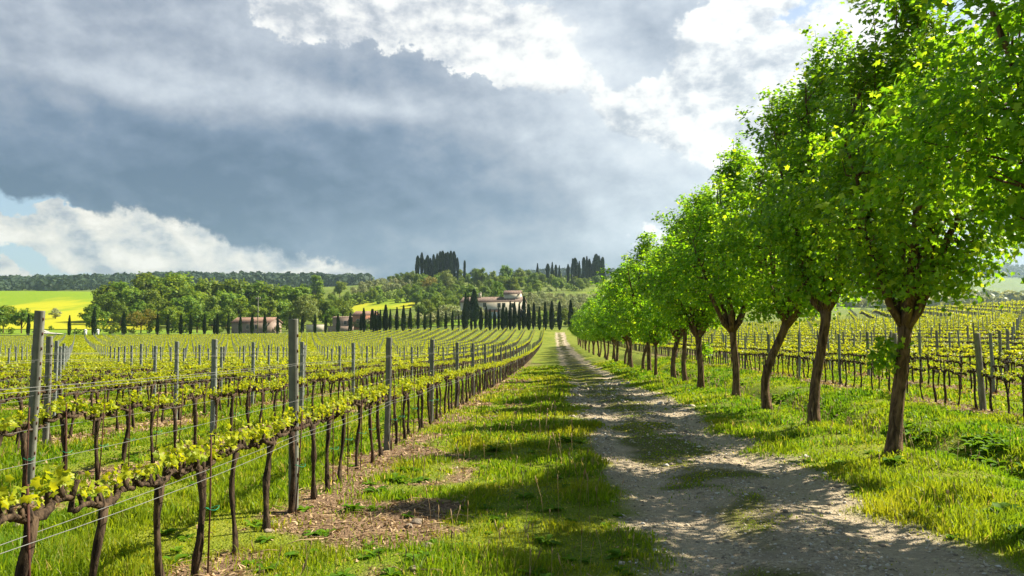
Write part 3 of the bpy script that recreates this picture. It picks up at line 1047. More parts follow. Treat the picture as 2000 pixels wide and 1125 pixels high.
n = len(R_)
base = np.stack([R_[:, 0], R_[:, 1], Zr - 0.03], -1)
Xx, Yx, Zx = axes(n)
wid = np.where(dist > 90, 0.022, 0.028)
pv, pf = prism(n)
vb.scatter(pv, pf, base, Xx, Yx, Zx, np.stack([wid, wid, np.full(n, 0.82)], -1), 0)
Zc = unit(np.stack([rr.normal(size=n) * 0.05, np.ones(n), rr.normal(size=n) * 0.05], -1))
Xc = unit(np.cross(np.array([[0, 0, 1.0]]), Zc))
armp = base + np.stack([np.zeros(n), np.full(n, -0.34), np.full(n, 0.79) + rr.normal(size=n) * 0.02], -1)
vb.scatter(pv, pf, armp, Xc, np.cross(Zc, Xc), Zc, np.stack([wid * np.where(dist > 70, .5, 1), wid * np.where(dist > 70, .5, 1), np.full(n, 0.68)], -1), 0)
for lo, hi, per, sz in ((0, 26, 50, 0.050), (26, 48, 36, 0.088), (48, 90, 26, 0.122), (90, 260, 18, 0.185)):
    for side in (-1, 1):
        sel = (dist >= lo) & (dist < hi) & (R_[:, 2] == side)
        if not sel.any():
            continue
        pp = per if side < 0 else max(3, int(per * (0.40 if lo < 26 else 0.62)))
        P = np.repeat(base[sel], pp, 0)
        q = len(P)
        P = P + np.stack([rr.normal(size=q) * 0.05, rr.uniform(-0.33, 0.33, q), 0.86 + np.abs(rr.normal(size=q)) * 0.072], -1)
        A = frames(q, np.array([0, 0, 0.6]), rr, 0.8)
        tv, tf = (vine_leaf_template() if lo < 26 else CLUMP)
        vb.scatter(tv, tf, P, *A, sz * rr.uniform(0.6, 1.25, q), 1)
        if lo < 48:                                       # spurs of old wood
            P = np.repeat(base[sel], 5, 0)
            q = len(P)
            P = P + np.stack([rr.normal(size=q) * 0.015, rr.uniform(-0.32, 0.32, q), np.full(q, 0.78)], -1)
            A = axes(q, 0.45)
            vb.scatter(pv, pf, P, *A, np.stack([np.full(q, .016), np.full(q, .016), rr.uniform(.05, .12, q)], -1), 0)
tag(vb.build('vine_rows', [M['vine_bark'], M['vine_leaf']]), 'endless rows of farther budding vines filling both fields', 'vines', kind='stuff')

# rows of the slope beyond, set at an angle
sb = MB()
ang = R(20)
for k in range(56):
    L = np.arange(0, 380, 0.9)
    ox, oy = 16.0 + 3.0 * k * math.cos(ang) - 40 * math.sin(ang), 62.0 - 3.0 * k * math.sin(ang) - 40 * math.cos(ang)
    x, y = ox + L * math.sin(ang), oy + L * math.cos(ang)
    ok = (x > np.where(y < 238, 51.5, 30)) & (x < 60 + 0.40 * y) & (y < 330) & (x < 0.78 * y + 8) & (y > 30)
    x, y = x[ok], y[ok]
    if not len(x):
        continue
    z = ground(x, y)
    q = len(x)
    b0 = np.stack([x, y, z], -1)
    X4, Y4, Z4 = axes(q)
    sb.scatter(pv, pf, b0, X4, Y4, Z4, np.tile([[.04, .04, .8]], (q, 1)), 0)
    P = np.repeat(b0, 8, 0)
    q = len(P)
    P = P + np.stack([rr.normal(size=q) * 0.10, rr.uniform(-.5, .5, q), 0.85 + np.abs(rr.normal(size=q)) * 0.12], -1)
    sb.scatter(CLUMP[0], CLUMP[1], P, *frames(q, np.array([0, 0, .6]), rr, .8), 0.19 * rr.uniform(.6, 1.25, q), 1)
    pb = b0[::6]
    q = len(pb)
    X4, Y4, Z4 = axes(q, 0.01)
    sb.scatter(pv, pf, pb, X4, Y4, Z4, np.tile([[.05, .05, 1.75]], (q, 1)), 2)
tag(sb.build('slope_vine_rows', [M['vine_bark'], M['vine_leaf'], M['zinc']]), 'vine rows on the right-hand slope, set at an angle', 'vines', kind='stuff')

# ------------------------------------------------------------------ posts, wires, stakes


def channel_post(h, w_=0.078, d_=0.04, seed=0):
    """a C-section steel post with notched flanges"""
    r = np.random.default_rng(seed)
    b = MB()
    tk = 0.006
    prof = [(-w_ / 2, 0), (w_ / 2, 0), (w_ / 2, d_), (w_ / 2 - 0.02, d_), (w_ / 2 - 0.02, d_ - tk), (w_ / 2 - tk, d_ - tk), (w_ / 2 - tk, tk),
            (-w_ / 2 + tk, tk), (-w_ / 2 + tk, d_ - tk), (-w_ / 2 + 0.02, d_ - tk), (-w_ / 2 + 0.02, d_), (-w_ / 2, d_)]
    n_ = len(prof)
    zs = [-0.15, h * 0.5, h - 0.01, h]
    v = [(x + (0.004 * math.sin(3 * z)), y, z) for z in zs for x, y in prof]
    f = [(i_ * n_ + q, i_ * n_ + (q + 1) % n_, (i_ + 1) * n_ + (q + 1) % n_, (i_ + 1) * n_ + q) for i_ in range(3) for q in range(n_)]
    t0 = 3 * n_
    f += [(t0, t0 + 1, t0 + 6, t0 + 7), (t0 + 1, t0 + 2, t0 + 5, t0 + 6), (t0 + 2, t0 + 3, t0 + 4, t0 + 5), (t0 + 7, t0 + 8, t0 + 11, t0), (t0 + 8, t0 + 9, t0 + 10, t0 + 11)]
    b.add(v, f)
    c = MB()
    for z in np.arange(0.35, h - 0.05, 0.15):             # wire notches pressed out of the flange edge
        c.box((w_ / 2 - 0.001, 0.006, z), (w_ / 2 + 0.008, 0.020, z + 0.03))
    return b, c


def wood_post(h, w_=0.078, seed=0):
    r = np.random.default_rng(seed)
    b = MB()
    zs = np.array([-0.15, 0.3, 0.7, 1.1, h - 0.12, h - 0.03, h])
    corners = np.array([(-1, -1), (1, -1), (1, 1), (-1, 1)]) * w_ / 2
    v = []
    for i_, z in enumerate(zs):
        tap = 1 - 0.05 * z / h - (0.10 if i_ == len(zs) - 1 else 0)
        for cx, cy in corners:
            v.append((cx * tap + r.normal() * 0.002 + 0.012 * z / h * math.sin(seed), cy * tap + r.normal() * 0.002, z + (r.uniform(-.025, .012) if i_ >= len(zs) - 2 else 0)))
    f = [(i_ * 4 + q, i_ * 4 + (q + 1) % 4, (i_ + 1) * 4 + (q + 1) % 4, (i_ + 1) * 4 + q) for i_ in range(len(zs) - 1) for q in range(4)] + [(24, 25, 26, 27)]
    b.add(v, f)
    c = MB()
    for z in (0.8, 1.2, h - 0.1):
        c.tube(np.array([(w_ / 2, -0.01, z), (w_ / 2 + 0.015, 0.0, z + 0.01), (w_ / 2, 0.012, z)]), 0.003, 4)
    return b, c


def post_meshes(kind, h, seed):
    b, c = wood_post(h, seed=seed) if kind == 'wood' else channel_post(h, 0.084 if kind == 'grey' else 0.074, 0.045, seed)
    mt = M['zinc'] if kind == 'channel' else (M['post'] if kind == 'grey' else M['old_wood'])
    for v_ in range(1):
        off = b.n
        b.vs += c.vs
        b.fs += [(f_ + off, 1) for f_, _ in c.fs]
        b.n += c.n
    return b.mesh('trellis_post', [mt, M['zinc' if kind == 'channel' else 'rust']])


PM = {'a': post_meshes('channel', 1.70, 1), 'b': post_meshes('channel', 1.62, 2), 'g': post_meshes('grey', 1.88, 3), 'w': post_meshes('wood', 1.72, 4),
      'h': post_meshes('grey', 1.72, 5), 't': post_meshes('grey', 1.95, 6)}
pr = random.Random(9)
for c in sorted(p_chosen):
    y, x, side, k, j = c
    key = (side, k, j)
    kind = pr.choice('aaabbh' if side < 0 else 'aabhw')
    if key == (-1, 0, 0):
        kind = 'g'
    elif key == (-1, 1, 0):
        kind = 't'
    elif k == 0 and side < 0:
        kind = 'h' if j % 2 else pr.choice('hb')
    o = link('trellis_post', PM[kind])
    o.location = (x + (-.02 if side < 0 else .02), y, float(ground(x, y)) - 0.01)
    o.rotation_euler = (pr.normalvariate(0, .008), pr.normalvariate(0, .010 if side < 0 else .03), pr.uniform(-.1, .1))
    if key == (-1, 1, 0):
        o.rotation_euler = (0, .03, .05)
    if kind in 'hw' and side > 0 and k < 2:
        o.scale = (1.25, 1.25, 1)
    pn = pnum.get(key, 1)
    ROWP = ROWNAME[side](k)
    look = {'a': 'grey steel post', 'b': 'short grey steel post', 'g': 'tall weathered grey post', 't': 'tall weathered leaning post',
            'w': 'weathered wooden post', 'h': 'weathered square grey post'}[kind]
    tag(o, '%s, %s post of the %s' % (look, nth(pn), ROWP), 'post', 'posts of the vine trellis')
pset = set((c[2], c[3], c[4]) for c in p_chosen)
pq = np.array([(c[1], c[0], 0) for c in pcand if (c[2], c[3], c[4]) not in pset and c[0] > 2])
pq[:, 2] = ground(pq[:, 0], pq[:, 1]) - 0.05
q = len(pq)
X4, Y4, Z4 = axes(q, 0.012)
wp = np.maximum(0.036, pq[:, 1] * 0.00022)
pb = MB().scatter(pv, pf, pq, X4, Y4, Z4, np.stack([wp, wp, 1.72 + rr.normal(size=q) * 0.05], -1))
tag(pb.build('trellis_posts', M['zinc']), 'crowd of far grey posts standing in the vine rows', 'posts', kind='stuff')

WN = {0: 'cordon wire under the vine arms', 1: 'middle wire above the shoots', 2: 'upper wire between the posts', 3: 'second upper wire between the posts', 4: 'loose irrigation line below the arms'}


def wire(side, k, level, h, rad):
    x = row_x(side, k)
    ys = [max(1.2, (abs(x) - 3) / 0.76)]
    j = -3
    while post_y(side, k, j) < ys[0] + 0.2:
        j += 1
    y_end = min(row_end(x), 75)
    P = []
    while True:
        y0, y1 = (post_y(side, k, j - 1), post_y(side, k, j))
        for u in np.linspace(0, 1, 8)[:-1]:
            y = y0 + (y1 - y0) * u
            if y < ys[0]:
                continue
            sag = 4 * u * (1 - u)
            hh = h - (0.012 if level != 4 else 0.035) * sag
            P.append((x + 0.028 + (0.03 if level == 3 else 0) + (0.045 if level == 4 else 0), y, 0.5 * (float(ground(x, y0)) + float(ground(x, y1))) * 0 + float(np.interp(u, [0, 1], [float(ground(x, y0)), float(ground(x, y1))])) + hh))
        j += 1
        if y0 > y_end:
            break
    P = np.array(P)
    if len(P) < 3:
        return
    o = MB().tube(P, rad, 5).build('trellis_wire' if level != 4 else 'irrigation_line', M['wire'], None, True)
    tag(o, '%s, %s' % (WN[level], ROWNAME[side](k)), 'wire', 'wires of the vine trellis')


for k in range(6):
    for level, h in ((0, 0.745), (1, 1.08), (2, 1.42), (3, 1.44)):
        if k > 3 and level == 3:
            continue
        wire(-1, k, level, h, 0.0020 if level == 0 else 0.0013)
wire(-1, 0, 4, 0.725, 0.0022)
for k in range(3):
    for level, h in ((0, 0.78), (2, 1.45)):
        wire(1, k, level, h, 0.0022)

sk = MB().tube(np.array([(0, 0, -.05), (0.004, 0.003, .5), (0, 0, .98)]), 0.0065, 6).mesh('rod', M['rust'], True)
a_ = np.linspace(0, 2 * np.pi, 11)
tie_me = MB().tube(np.stack([0.010 + 0.048 * np.cos(a_), 0.02 + 0.05 * np.sin(a_), 0.47 + 0.01 * np.sin(a_ * 2)], -1), 0.0025, 4).mesh('tie', M['tie'], True)
ns = 0
for c in sorted(inside[:300]):
    y, x, side, k, j, b = c
    if side > 0 or k > 1 or y > 17 or vr.random() < 0.30:
        continue
    pn = pnum.get((side, k, j))
    where = 'past the %s post' % nth(pn) if pn else 'before the first post'
    o = empty('vine_stake', (x + 0.05, y - 0.03, float(ground(x, y))), vr.uniform(0, 6))
    o.rotation_euler = (vr.normalvariate(0, .03), vr.normalvariate(0, .03), 0)
    link('rod', sk, o)
    link('tie', tie_me, o)
    tag(o, 'rusty stake at the %s trunk %s, %s' % (nth(b), where, ROWNAME[side](k)), 'stake', 'rusty stakes beside the vine trunks')

# ------------------------------------------------------------------ far trees: unit meshes, scaled where they stand


def crown_mesh(name, seed, mat, n_cl=55, per=42, leaf=0.075, wide=0.40, low=0.16, trunk=True, squash=1.0, n_lobes=5, tmat='bark'):
    """a broadleaf tree one unit high: trunk, limbs, and a crown of leaf clumps with gaps"""
    r = np.random.default_rng(seed)
    b = MB()
    lobes = []
    for k in range(n_lobes):
        a = k * 6.283 / n_lobes + r.uniform(-.4, .4)
        q = wide * r.uniform(0.35, 0.62)
        lobes.append(np.array([q * math.cos(a), q * math.sin(a), r.uniform(low + 0.18, 0.70), wide * r.uniform(0.42, 0.62)]))
    lobes.append(np.array([r.normal() * .04, r.normal() * .04, 0.78, wide * 0.52]))
    lobes.append(np.array([0, 0, 0.52, wide * 0.72]))
    L = np.array(lobes)
    P = []
    while len(P) < n_cl:
        q = L[r.integers(len(L))]
        d = unit(r.normal(size=3))
        p = q[:3] + d * q[3] * r.uniform(0.55, 1.0) * np.array([1, 1, squash])
        if p[2] > low and p[2] < 1:
            P.append(p)
    P = np.array(P)
    if trunk:
        s = np.linspace(0, 1, 6)[:, None]
        b.tube(np.array([[0, 0, -0.03]]) + s * np.array([[r.normal() * .03, r.normal() * .03, 0.6]]), 0.028 * (1 - 0.7 * s[:, 0]), 7, 1, 0.06)
        for k in range(7):
            q = P[r.integers(len(P))]
            b.tube(np.array([[0, 0, low * 0.9 + 0.05 * r.random()], q * np.array([.5, .5, .8]), q]), [0.014, 0.009, 0.004], 5, 1, 0, False)
    idx = np.repeat(np.arange(len(P)), per)
    n = len(idx)
    pos = P[idx] + unit(r.normal(size=(n, 3))) * (r.random((n, 1)) ** 0.5) * 0.115 * np.array([1, 1, 0.8])
    outw = unit(pos - P[idx]) + 0.6 * unit(pos - np.array([0, 0, 0.5]))
    A = frames(n, outw * 0.9 + np.array([0, 0, .3]), r, 0.6)
    b.scatter(CLUMP[0], CLUMP[1], pos, *A, leaf * r.uniform(0.55, 1.25, n) * 0.62, 0)
    return b.mesh(name, [mat, M[tmat]])


def cypress_mesh(seed, w_=0.075, n=1500, blunt=False):
    r = np.random.default_rng(seed)
    b = MB()
    h = r.random(n) ** 0.85
    prof = (lambda q: w_ * np.clip(np.minimum(1, (1 - q) / 0.32), 0, 1) ** 0.55 * (0.75 + 0.25 * np.sin(q * 7 + seed)) + 0.004) if blunt else (lambda q: w_ * np.clip(np.sin(np.pi * np.clip(q, 0, 1) ** 0.62), 0, 1) ** 0.75 + 0.004)
    a = r.uniform(0, 6.283, n)
    ph = r.uniform(0, 6.28)
    rad = prof(h) * (0.86 + 0.16 * np.sin(3 * a + 9 * h + ph) + r.normal(size=n) * 0.07)
    pos = np.stack([rad * np.cos(a), rad * np.sin(a), 0.015 + 0.97 * h], -1)
    up = unit(np.array([0, 0, 1.0]) + 0.35 * np.stack([np.cos(a), np.sin(a), 0 * a], -1) + r.normal(size=(n, 3)) * 0.15)
    nz = unit(np.stack([np.cos(a), np.sin(a), 0.2 + 0 * a], -1) + r.normal(size=(n, 3)) * 0.35)
    X4 = unit(np.cross(up, nz))
    b.scatter([(-.5, -.5, 0), (.5, -.5, 0), (.25, .3, .06), (0, .8, 0), (-.3, .3, .06)], [(0, 1, 2, 3, 4)], pos, X4, up, np.cross(X4, up),
              np.stack([np.full(n, w_ * .34), np.full(n, .05), np.full(n, .05)], -1) * r.uniform(.6, 1.3, (n, 1)))
    hh = np.linspace(0, 1, 14)
    b.tube(np.stack([0 * hh, 0 * hh, hh * 0.96 - 0.02], -1), np.maximum(prof(hh) * 0.74, 0.006), 9, 0, 0.1)
    return b.mesh('cypress', M['cypress'])


WOODS = [crown_mesh('broadleaf_tree', 300 + q, M['wood_leaf'], 80, 44, 0.068, 0.36, 0.12) for q in range(5)]
ROUND = [crown_mesh('roadside_tree', 320 + q, M['wood_leaf'], 60, 44, 0.072, 0.42, 0.24) for q in range(3)]
OCHRE = crown_mesh('ochre_tree', 330, M['ochre_leaf'], 46, 34, 0.07, 0.55, 0.32, True, 0.7)
PALE = crown_mesh('willow', 331, M['pale_leaf'], 80, 46, 0.062, 0.52, 0.18)
OLIVES = [crown_mesh('olive_tree', 340 + q, M['olive_leaf'], 42, 40, 0.085, 0.52, 0.16, True, 0.8) for q in range(3)]
BUSH = [crown_mesh('shrub', 350 + q, M['wood_leaf'], 38, 40, 0.10, 0.62, 0.04, False, 0.7) for q in range(3)]
CYP = [cypress_mesh(360, 0.075), cypress_mesh(361, 0.066), cypress_mesh(362, 0.085)]
FATCYP = [cypress_mesh(365, 0.115, 1700, True), cypress_mesh(366, 0.14, 1700, True), cypress_mesh(367, 0.10, 1700, True)]
CONE = cypress_mesh(368, 0.17)
fr = random.Random(21)


def at(px, d):
    x = tan_az(px) * d
    return x, d, float(ground(x, d))


def height_to(py, d, z):
    return EYE + (650 - py) / F * d - z


def stand(name, mesh, px, d, top=None, h=None, wide=1.0, label=None, cat='tree', group=None, sink=0.0):
    x, y, z = at(px, d)
    hh = h if h is not None else max(0.8, height_to(top, d, z))
    o = link(name, mesh)
    o.location = (x, y, z - sink)
    o.scale = (hh * wide, hh * wide, hh)
    o.rotation_euler = (0, 0, fr.uniform(0, 6.28))
    return tag(o, label, cat, group)


# cypress row along the far edge of the vineyard: (photo x, photo y of the tip)
crow = [(55, 611), (135, 615), (183, 600), (241, 607), (307, 611), (328, 615), (353, 612), (372, 614), (399, 612), (419, 620), (424, 612), (446, 612),
        (469, 614), (492, 612), (517, 609), (542, 614), (566, 612), (590, 617), (615, 612), (636, 617), (660, 613), (684, 610)]
crow += [(680 + c / 3.846, 470 + tp / 3.846) for c, tp in ((95, 550), (115, 505), (175, 512), (184, 512), (204, 526), (222, 532), (240, 518), (280, 480), (315, 513), (365, 500), (415, 485),
         (465, 503), (525, 500), (575, 540), (618, 540), (675, 510), (733, 530), (783, 525), (830, 552), (872, 470), (886, 520), (925, 555), (955, 540), (997, 503), (1037, 495), (1065, 512), (1100, 520),
         (1130, 500), (1163, 480), (1187, 500), (1217, 455), (1250, 463), (1285, 468), (1320, 420), (1357, 478), (1395, 465), (1437, 497), (1480, 462), (1530, 452), (1588, 458), (1672, 445))]
crow.sort()
for i_, (px, tp) in enumerate(crow):
    d = 232 + 6 * math.sin(i_ * 1.7) * 0.5
    s = fr.uniform(0.85, 1.2)
    tag(stand('cypress', CYP[i_ % 3], px, d, tp, None, s), 'slim dark cypress along the far edge of the vineyard, %s from the left' % nth(i_ + 1), 'cypress', 'cypress row beyond the vineyard')

# the two cypress groves on the hilltop and single ones near the house
grove = [(815, 497, 640), (823, 491, 640), (834, 496, 636), (846, 495, 640), (853, 493, 645), (859, 489, 640), (864, 488, 636), (870, 492, 640), (874, 490, 646),
         (880, 488, 640), (886, 489, 644), (893, 501, 640), (907, 507, 634), (840, 502, 632), (829, 505, 630), (866, 500, 630), (878, 500, 628), (852, 503, 630), (812, 511, 636)]
grove.sort()
for i_, (px, tp, d) in enumerate(grove):
    stand('cypress', FATCYP[i_ % 3], px, d + 4 * (i_ % 3), tp, None, 0.72, 'dense dark cypress in the hilltop grove left of the house, %s from the left' % nth(i_ + 1), 'cypress', 'cypress grove on the hilltop', 0.5)
grove2 = [(1050, 513, 650), (1070, 514, 640), (1079, 511, 650), (1086, 516, 650), (1093, 517, 650), (1119, 504, 640), (1124, 503, 645), (1132, 509, 650), (1141, 502, 640), (1147, 500, 645),
          (1152, 505, 650), (1165, 496, 640), (1171, 499, 640), (1178, 502, 640), (1110, 515, 640), (1158, 513, 640)]
grove2.sort()
for i_, (px, tp, d) in enumerate(grove2):
    stand('cypress', FATCYP[i_ % 3] if i_ % 2 else CYP[i_ % 3], px, d, tp, None, 0.95, 'dark cypress on the ridge right of the house, %s from the left' % nth(i_ + 1), 'cypress', 'cypresses on the right-hand ridge', 0.5)
for px, d, tp, wd, lab in ((909, 283, 569, 0.85, 'tall slim cypress in front of the farmhouse gable'), (914, 287, 576, 0.8, 'shorter cypress close behind the tall one by the gable')):
    stand('cypress', CYP[0], px, d, tp, None, wd, lab, 'cypress', None, 0.3)
stand('conifer', CONE, 926, 281, 563, None, 0.85, 'broad dark conifer in front of the farmhouse wall', 'conifer', None, 0.3)

# the wood left of the middle: (photo x, y of the top, distance, width factor)
wood = [(205, 537, 372, .95), (232, 545, 365, 1.0), (258, 552, 352, 1.0), (282, 525, 376, 1.05), (300, 556, 350, .95), (316, 525, 378, 1.0), (340, 530, 372, 1.0), (360, 523, 380, 1.05), (383, 548, 352, 1.0),
        (398, 536, 372, 1.0), (424, 537, 374, 1.05), (440, 560, 345, 1.0), (457, 538, 372, 1.0), (486, 540, 370, 1.1), (505, 562, 340, .95), (526, 549, 372, 1.1), (548, 550, 368, 1.05),
        (570, 556, 360, 1.0), (592, 557, 366, 1.1), (612, 566, 350, 1.0), (236, 580, 335, .9), (268, 578, 340, .9), (330, 572, 336, 1.0), (362, 570, 338, 1.0), (415, 575, 330, 1.0), (468, 578, 326, 1.0),
        (530, 583, 322, 1.0), (548, 580, 330, 1.1), (210, 565, 350, .9), (290, 590, 320, .9), (445, 590, 312, .95), (500, 592, 306, .95), (350, 596, 312, .9), (560, 590, 310, 1.0), (636, 578, 330, 1.1), (662, 580, 322, 1.1), (678, 585, 330, .95),
        (646, 590, 305, 1.0)]
wood.sort()
for i_, (px, tp, d, wd) in enumerate(wood):
    stand('broadleaf_tree', WOODS[(i_ * 3) % 5], px, d, tp, None, wd * 1.06, 'leafy green tree in the wood by the yellow field, %s from the left' % nth(i_ + 1), 'tree', 'trees of the left-hand wood', 0.3)
for px, tp, d, wd, mesh, lab in (
        (183, 589, 262, 1.0, ROUND[0], 'round green tree beside the track in front of the wood'),
        (327, 592, 262, .95, ROUND[1], 'round bright tree in front of the wood, right of the ochre tree'),
        (385, 592, 266, 1.25, ROUND[2], 'broad spreading tree in front of the wood above the pink house'),
        (275, 597, 258, 1.0, OCHRE, 'ochre yellow young tree with a thin trunk before the wood'),
        (592, 575, 285, 1.1, PALE, 'pale feathery willow behind the weathered front post'),
        (42, 597, 262, .95, ROUND[1], 'small round tree left of the pale track'),
        (6, 590, 268, 1.1, ROUND[0], 'round tree cut by the left edge of the photo'),
        (-22, 588, 262, 1.1, ROUND[2], 'tree just at the left edge beside the yellow field'),
        (107, 599, 385, 1.1, OLIVES[0], 'lone small round tree in the yellow field'),
        (616, 534, 560, 1.0, WOODS[1], 'big tree standing above the wood against the sky'),
        (663, 545, 560, 1.0, WOODS[2], 'smaller tree on the ridge left of the second yellow field'),
        (590, 550, 560, .9, WOODS[3], 'tree on the ridge behind the wood'),
        (836, 580, 330, 1.0, WOODS[4], 'tall dark green tree left of the farmhouse'), (850, 570, 345, 1.0, WOODS[0], 'rounded green tree behind the olives by the farmhouse'),
        (822, 590, 320, .95, WOODS[2], 'green tree at the right end of the second yellow field'),
        (870, 527, 520, 0.8, PALE, 'bright yellow-green tree below the hilltop grove'), (815, 533, 540, 1.1, WOODS[1], 'spreading tree on the slope under the grove'),
        (838, 535, 540, 1.1, OCHRE, 'yellowish spreading tree under the grove'),
        (985, 515, 600, 1.0, WOODS[3], 'domed tree on the ridge above the farmhouse'), (1018, 518, 600, 1.05, WOODS[0], 'wide green tree on the ridge right of the domed one'),
        (938, 520, 590, 1.0, WOODS[2], 'tree on the ridge left above the farmhouse'), (960, 526, 585, 1.0, WOODS[4], 'lower tree on the ridge above the farmhouse'),
        (971, 547, 360, .72, WOODS[1], 'bright slender tree right behind the farmhouse tower'), (925, 548, 350, 1.0, WOODS[0], 'dark leafy tree just behind the farmhouse roof'),
        (1000, 538, 480, 1.1, WOODS[2], 'green tree on the slope behind the farmhouse tower'), (1040, 530, 560, 1.1, WOODS[4], 'tree on the slope left of the ridge cypresses'),
        (800, 523, 620, 1.2, WOODS[0], 'bushy tree at the left foot of the hilltop grove')):
    nm = {id(OCHRE): 'ochre_tree', id(PALE): 'willow'}.get(id(mesh), 'broadleaf_tree')
    stand(nm, mesh, px, d, tp, None, wd, lab, 'tree', None, 0.3)

# olives and scrub over the hill, in rough rows; each one its own object
hill = []
hr = random.Random(33)
for row, (d, a, b, st) in enumerate(((272, 700, 880, 13), (282, 706, 890, 15), (345, 1010, 1150, 11), (372, 1012, 1160, 11), (400, 1016, 1165, 11), (432, 1020, 1170, 11), (468, 1022, 1172, 11),
                                     (560, 690, 815, 11), (590, 690, 810, 11), (630, 705, 800, 11), (670, 715, 800, 11), (705, 730, 800, 12))):
    px, i_ = a, 0
    while px < b:
        i_ += 1
        hill.append(('olive_tree', OLIVES[hr.randrange(3)], px + hr.uniform(-3, 3), d + hr.uniform(-6, 6), hr.uniform(3.6, 5.2) * (1.0 if d < 500 else 1.3), hr.uniform(.95, 1.2),
                     'grey-green olive on the hillside, %s olive row upwards, %s from the left' % (nth(row + 1), nth(i_)), 'olive trees of the hillside'))
        px += st * hr.uniform(.85, 1.15)
for row, (d, a, b, st) in enumerate(((420, 830, 1010, 10), (450, 815, 1015, 10), (485, 640, 1020, 11), (515, 635, 1050, 11), (545, 820, 1150, 12), (580, 820, 1160, 12), (615, 800, 1180, 13), (660, 780, 1190, 14), (700, 760, 1190, 13))):
    px, i_ = a, 0
    while px < b:
        i_ += 1
        big = hr.random()
        mesh, hh = (WOODS[hr.randrange(5)], hr.uniform(7, 11)) if big > 0.62 else (BUSH[hr.randrange(3)], hr.uniform(3.5, 6.5))
        hill.append(('broadleaf_tree' if big > .62 else 'shrub', mesh, px + hr.uniform(-4, 4), d + hr.uniform(-10, 10), hh, hr.uniform(.9, 1.2),
                     '%s on the hill slope, %s thicket row upwards, %s from the left' % ('leafy green tree' if big > .62 else 'rounded green shrub', nth(row + 1), nth(i_)), 'thicket of the hill slope'))
        px += st * hr.uniform(.8, 1.2)
for name, mesh, px, d, hh, wd, lab, grp in hill:
    stand(name, mesh, px, d, None, hh, wd, lab, 'shrub' if name == 'shrub' else 'tree', grp, 0.2)
# shrubs in front of the wood and about the houses
for i_, (px, d, h_) in enumerate(((150, 252, 2.6), (165, 250, 2.0), (190, 250, 3.0), (212, 255, 3.6), (225, 262, 4.0), (240, 258, 3.2), (258, 256, 2.6), (290, 262, 3.2), (310, 258, 2.4), (345, 268, 3.4), (362, 262, 2.6), (405, 268, 3.0),
                                   (430, 262, 2.0), (545, 262, 3.0), (575, 270, 4.0), (585, 262, 2.6), (700, 300, 3.0), (712, 262, 2.6), (728, 256, 4.2), (746, 256, 4.4), (765, 256, 4.4), (784, 256, 4.2), (800, 256, 4.0), (818, 258, 3.8), (834, 258, 3.4),
                                   (860, 256, 2.0), (915, 256, 2.4), (940, 258, 2.0), (1050, 262, 4.2), (1068, 258, 5.0), (1085, 256, 5.4), (1104, 256, 6.0), (1120, 258, 6.4), (1140, 262, 6.0), (20, 256, 2.6), (-5, 252, 3.0), (70, 268, 2.0), (100, 300, 2.0))):
    stand('shrub', BUSH[i_ % 3], px, d, None, h_, 0.95, 'low green shrub beyond the vineyard edge, %s along from the left' % nth(i_ + 1), 'shrub', 'shrubs beyond the vineyard', 0.1)
for i_, (px, d, h_) in enumerate(((862, 296, 6.4), (876, 292, 6.8), (889, 288, 6.2), (937, 284, 5.4))):
    stand('olive_tree', OLIVES[i_ % 3], px, d, None, h_, 1.05, ('silvery olive left of the farmhouse gable', 'silvery olive midway to the farmhouse gable', 'silvery olive right against the farmhouse gable', 'olive in front of the farmhouse porch')[i_], 'tree', None)

# far wooded ridges that read as one mass
fb = MB()
frr = np.random.default_rng(55)


def mass(px0, px1, d0, d1, n_, h0, h1, per=26):
    px = frr.uniform(px0, px1, n_)
    d = frr.uniform(d0, d1, n_)
    x = np.array([tan_az(p) for p in px]) * d
    z = ground(x, d)
    h = frr.uniform(h0, h1, n_)
    P = np.repeat(np.stack([x, d, z + h * 0.5], -1), per, 0)
    hh = np.repeat(h, per)
    q = len(P)
    dv = unit(frr.normal(size=(q, 3)))
    P = P + dv * hh[:, None] * np.array([.48, .48, .5])
    fb.scatter(CLUMP[0], CLUMP[1], P, *frames(q, dv + np.array([0, 0, .4]), frr, .5), hh * 0.34 * frr.uniform(.6, 1.3, q))


mass(-120, 720, 1380, 1520, 900, 12, 24)
mass(-120, 720, 1150, 1400, 500, 12, 20)
mass(990, 1230, 1850, 1950, 300, 14, 24)
mass(1600, 2200, 2300, 2650, 700, 16, 28, 16)
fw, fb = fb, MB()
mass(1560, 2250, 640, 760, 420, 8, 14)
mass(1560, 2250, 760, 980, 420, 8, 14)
tag(fb.build('haze_painted_wood', M['olive_leaf']), 'pale spring wood with haze painted into its leaves beyond the right-hand vineyard slope', 'woods', kind='stuff')  # leaf colour paler than the dark ridges, standing in for thicker haze
fb = fw
tag(fb.build('distant_wood', M['far_leaf']), 'dark wooded ridges far behind the fields', 'woods', kind='stuff')

# ------------------------------------------------------------------ buildings


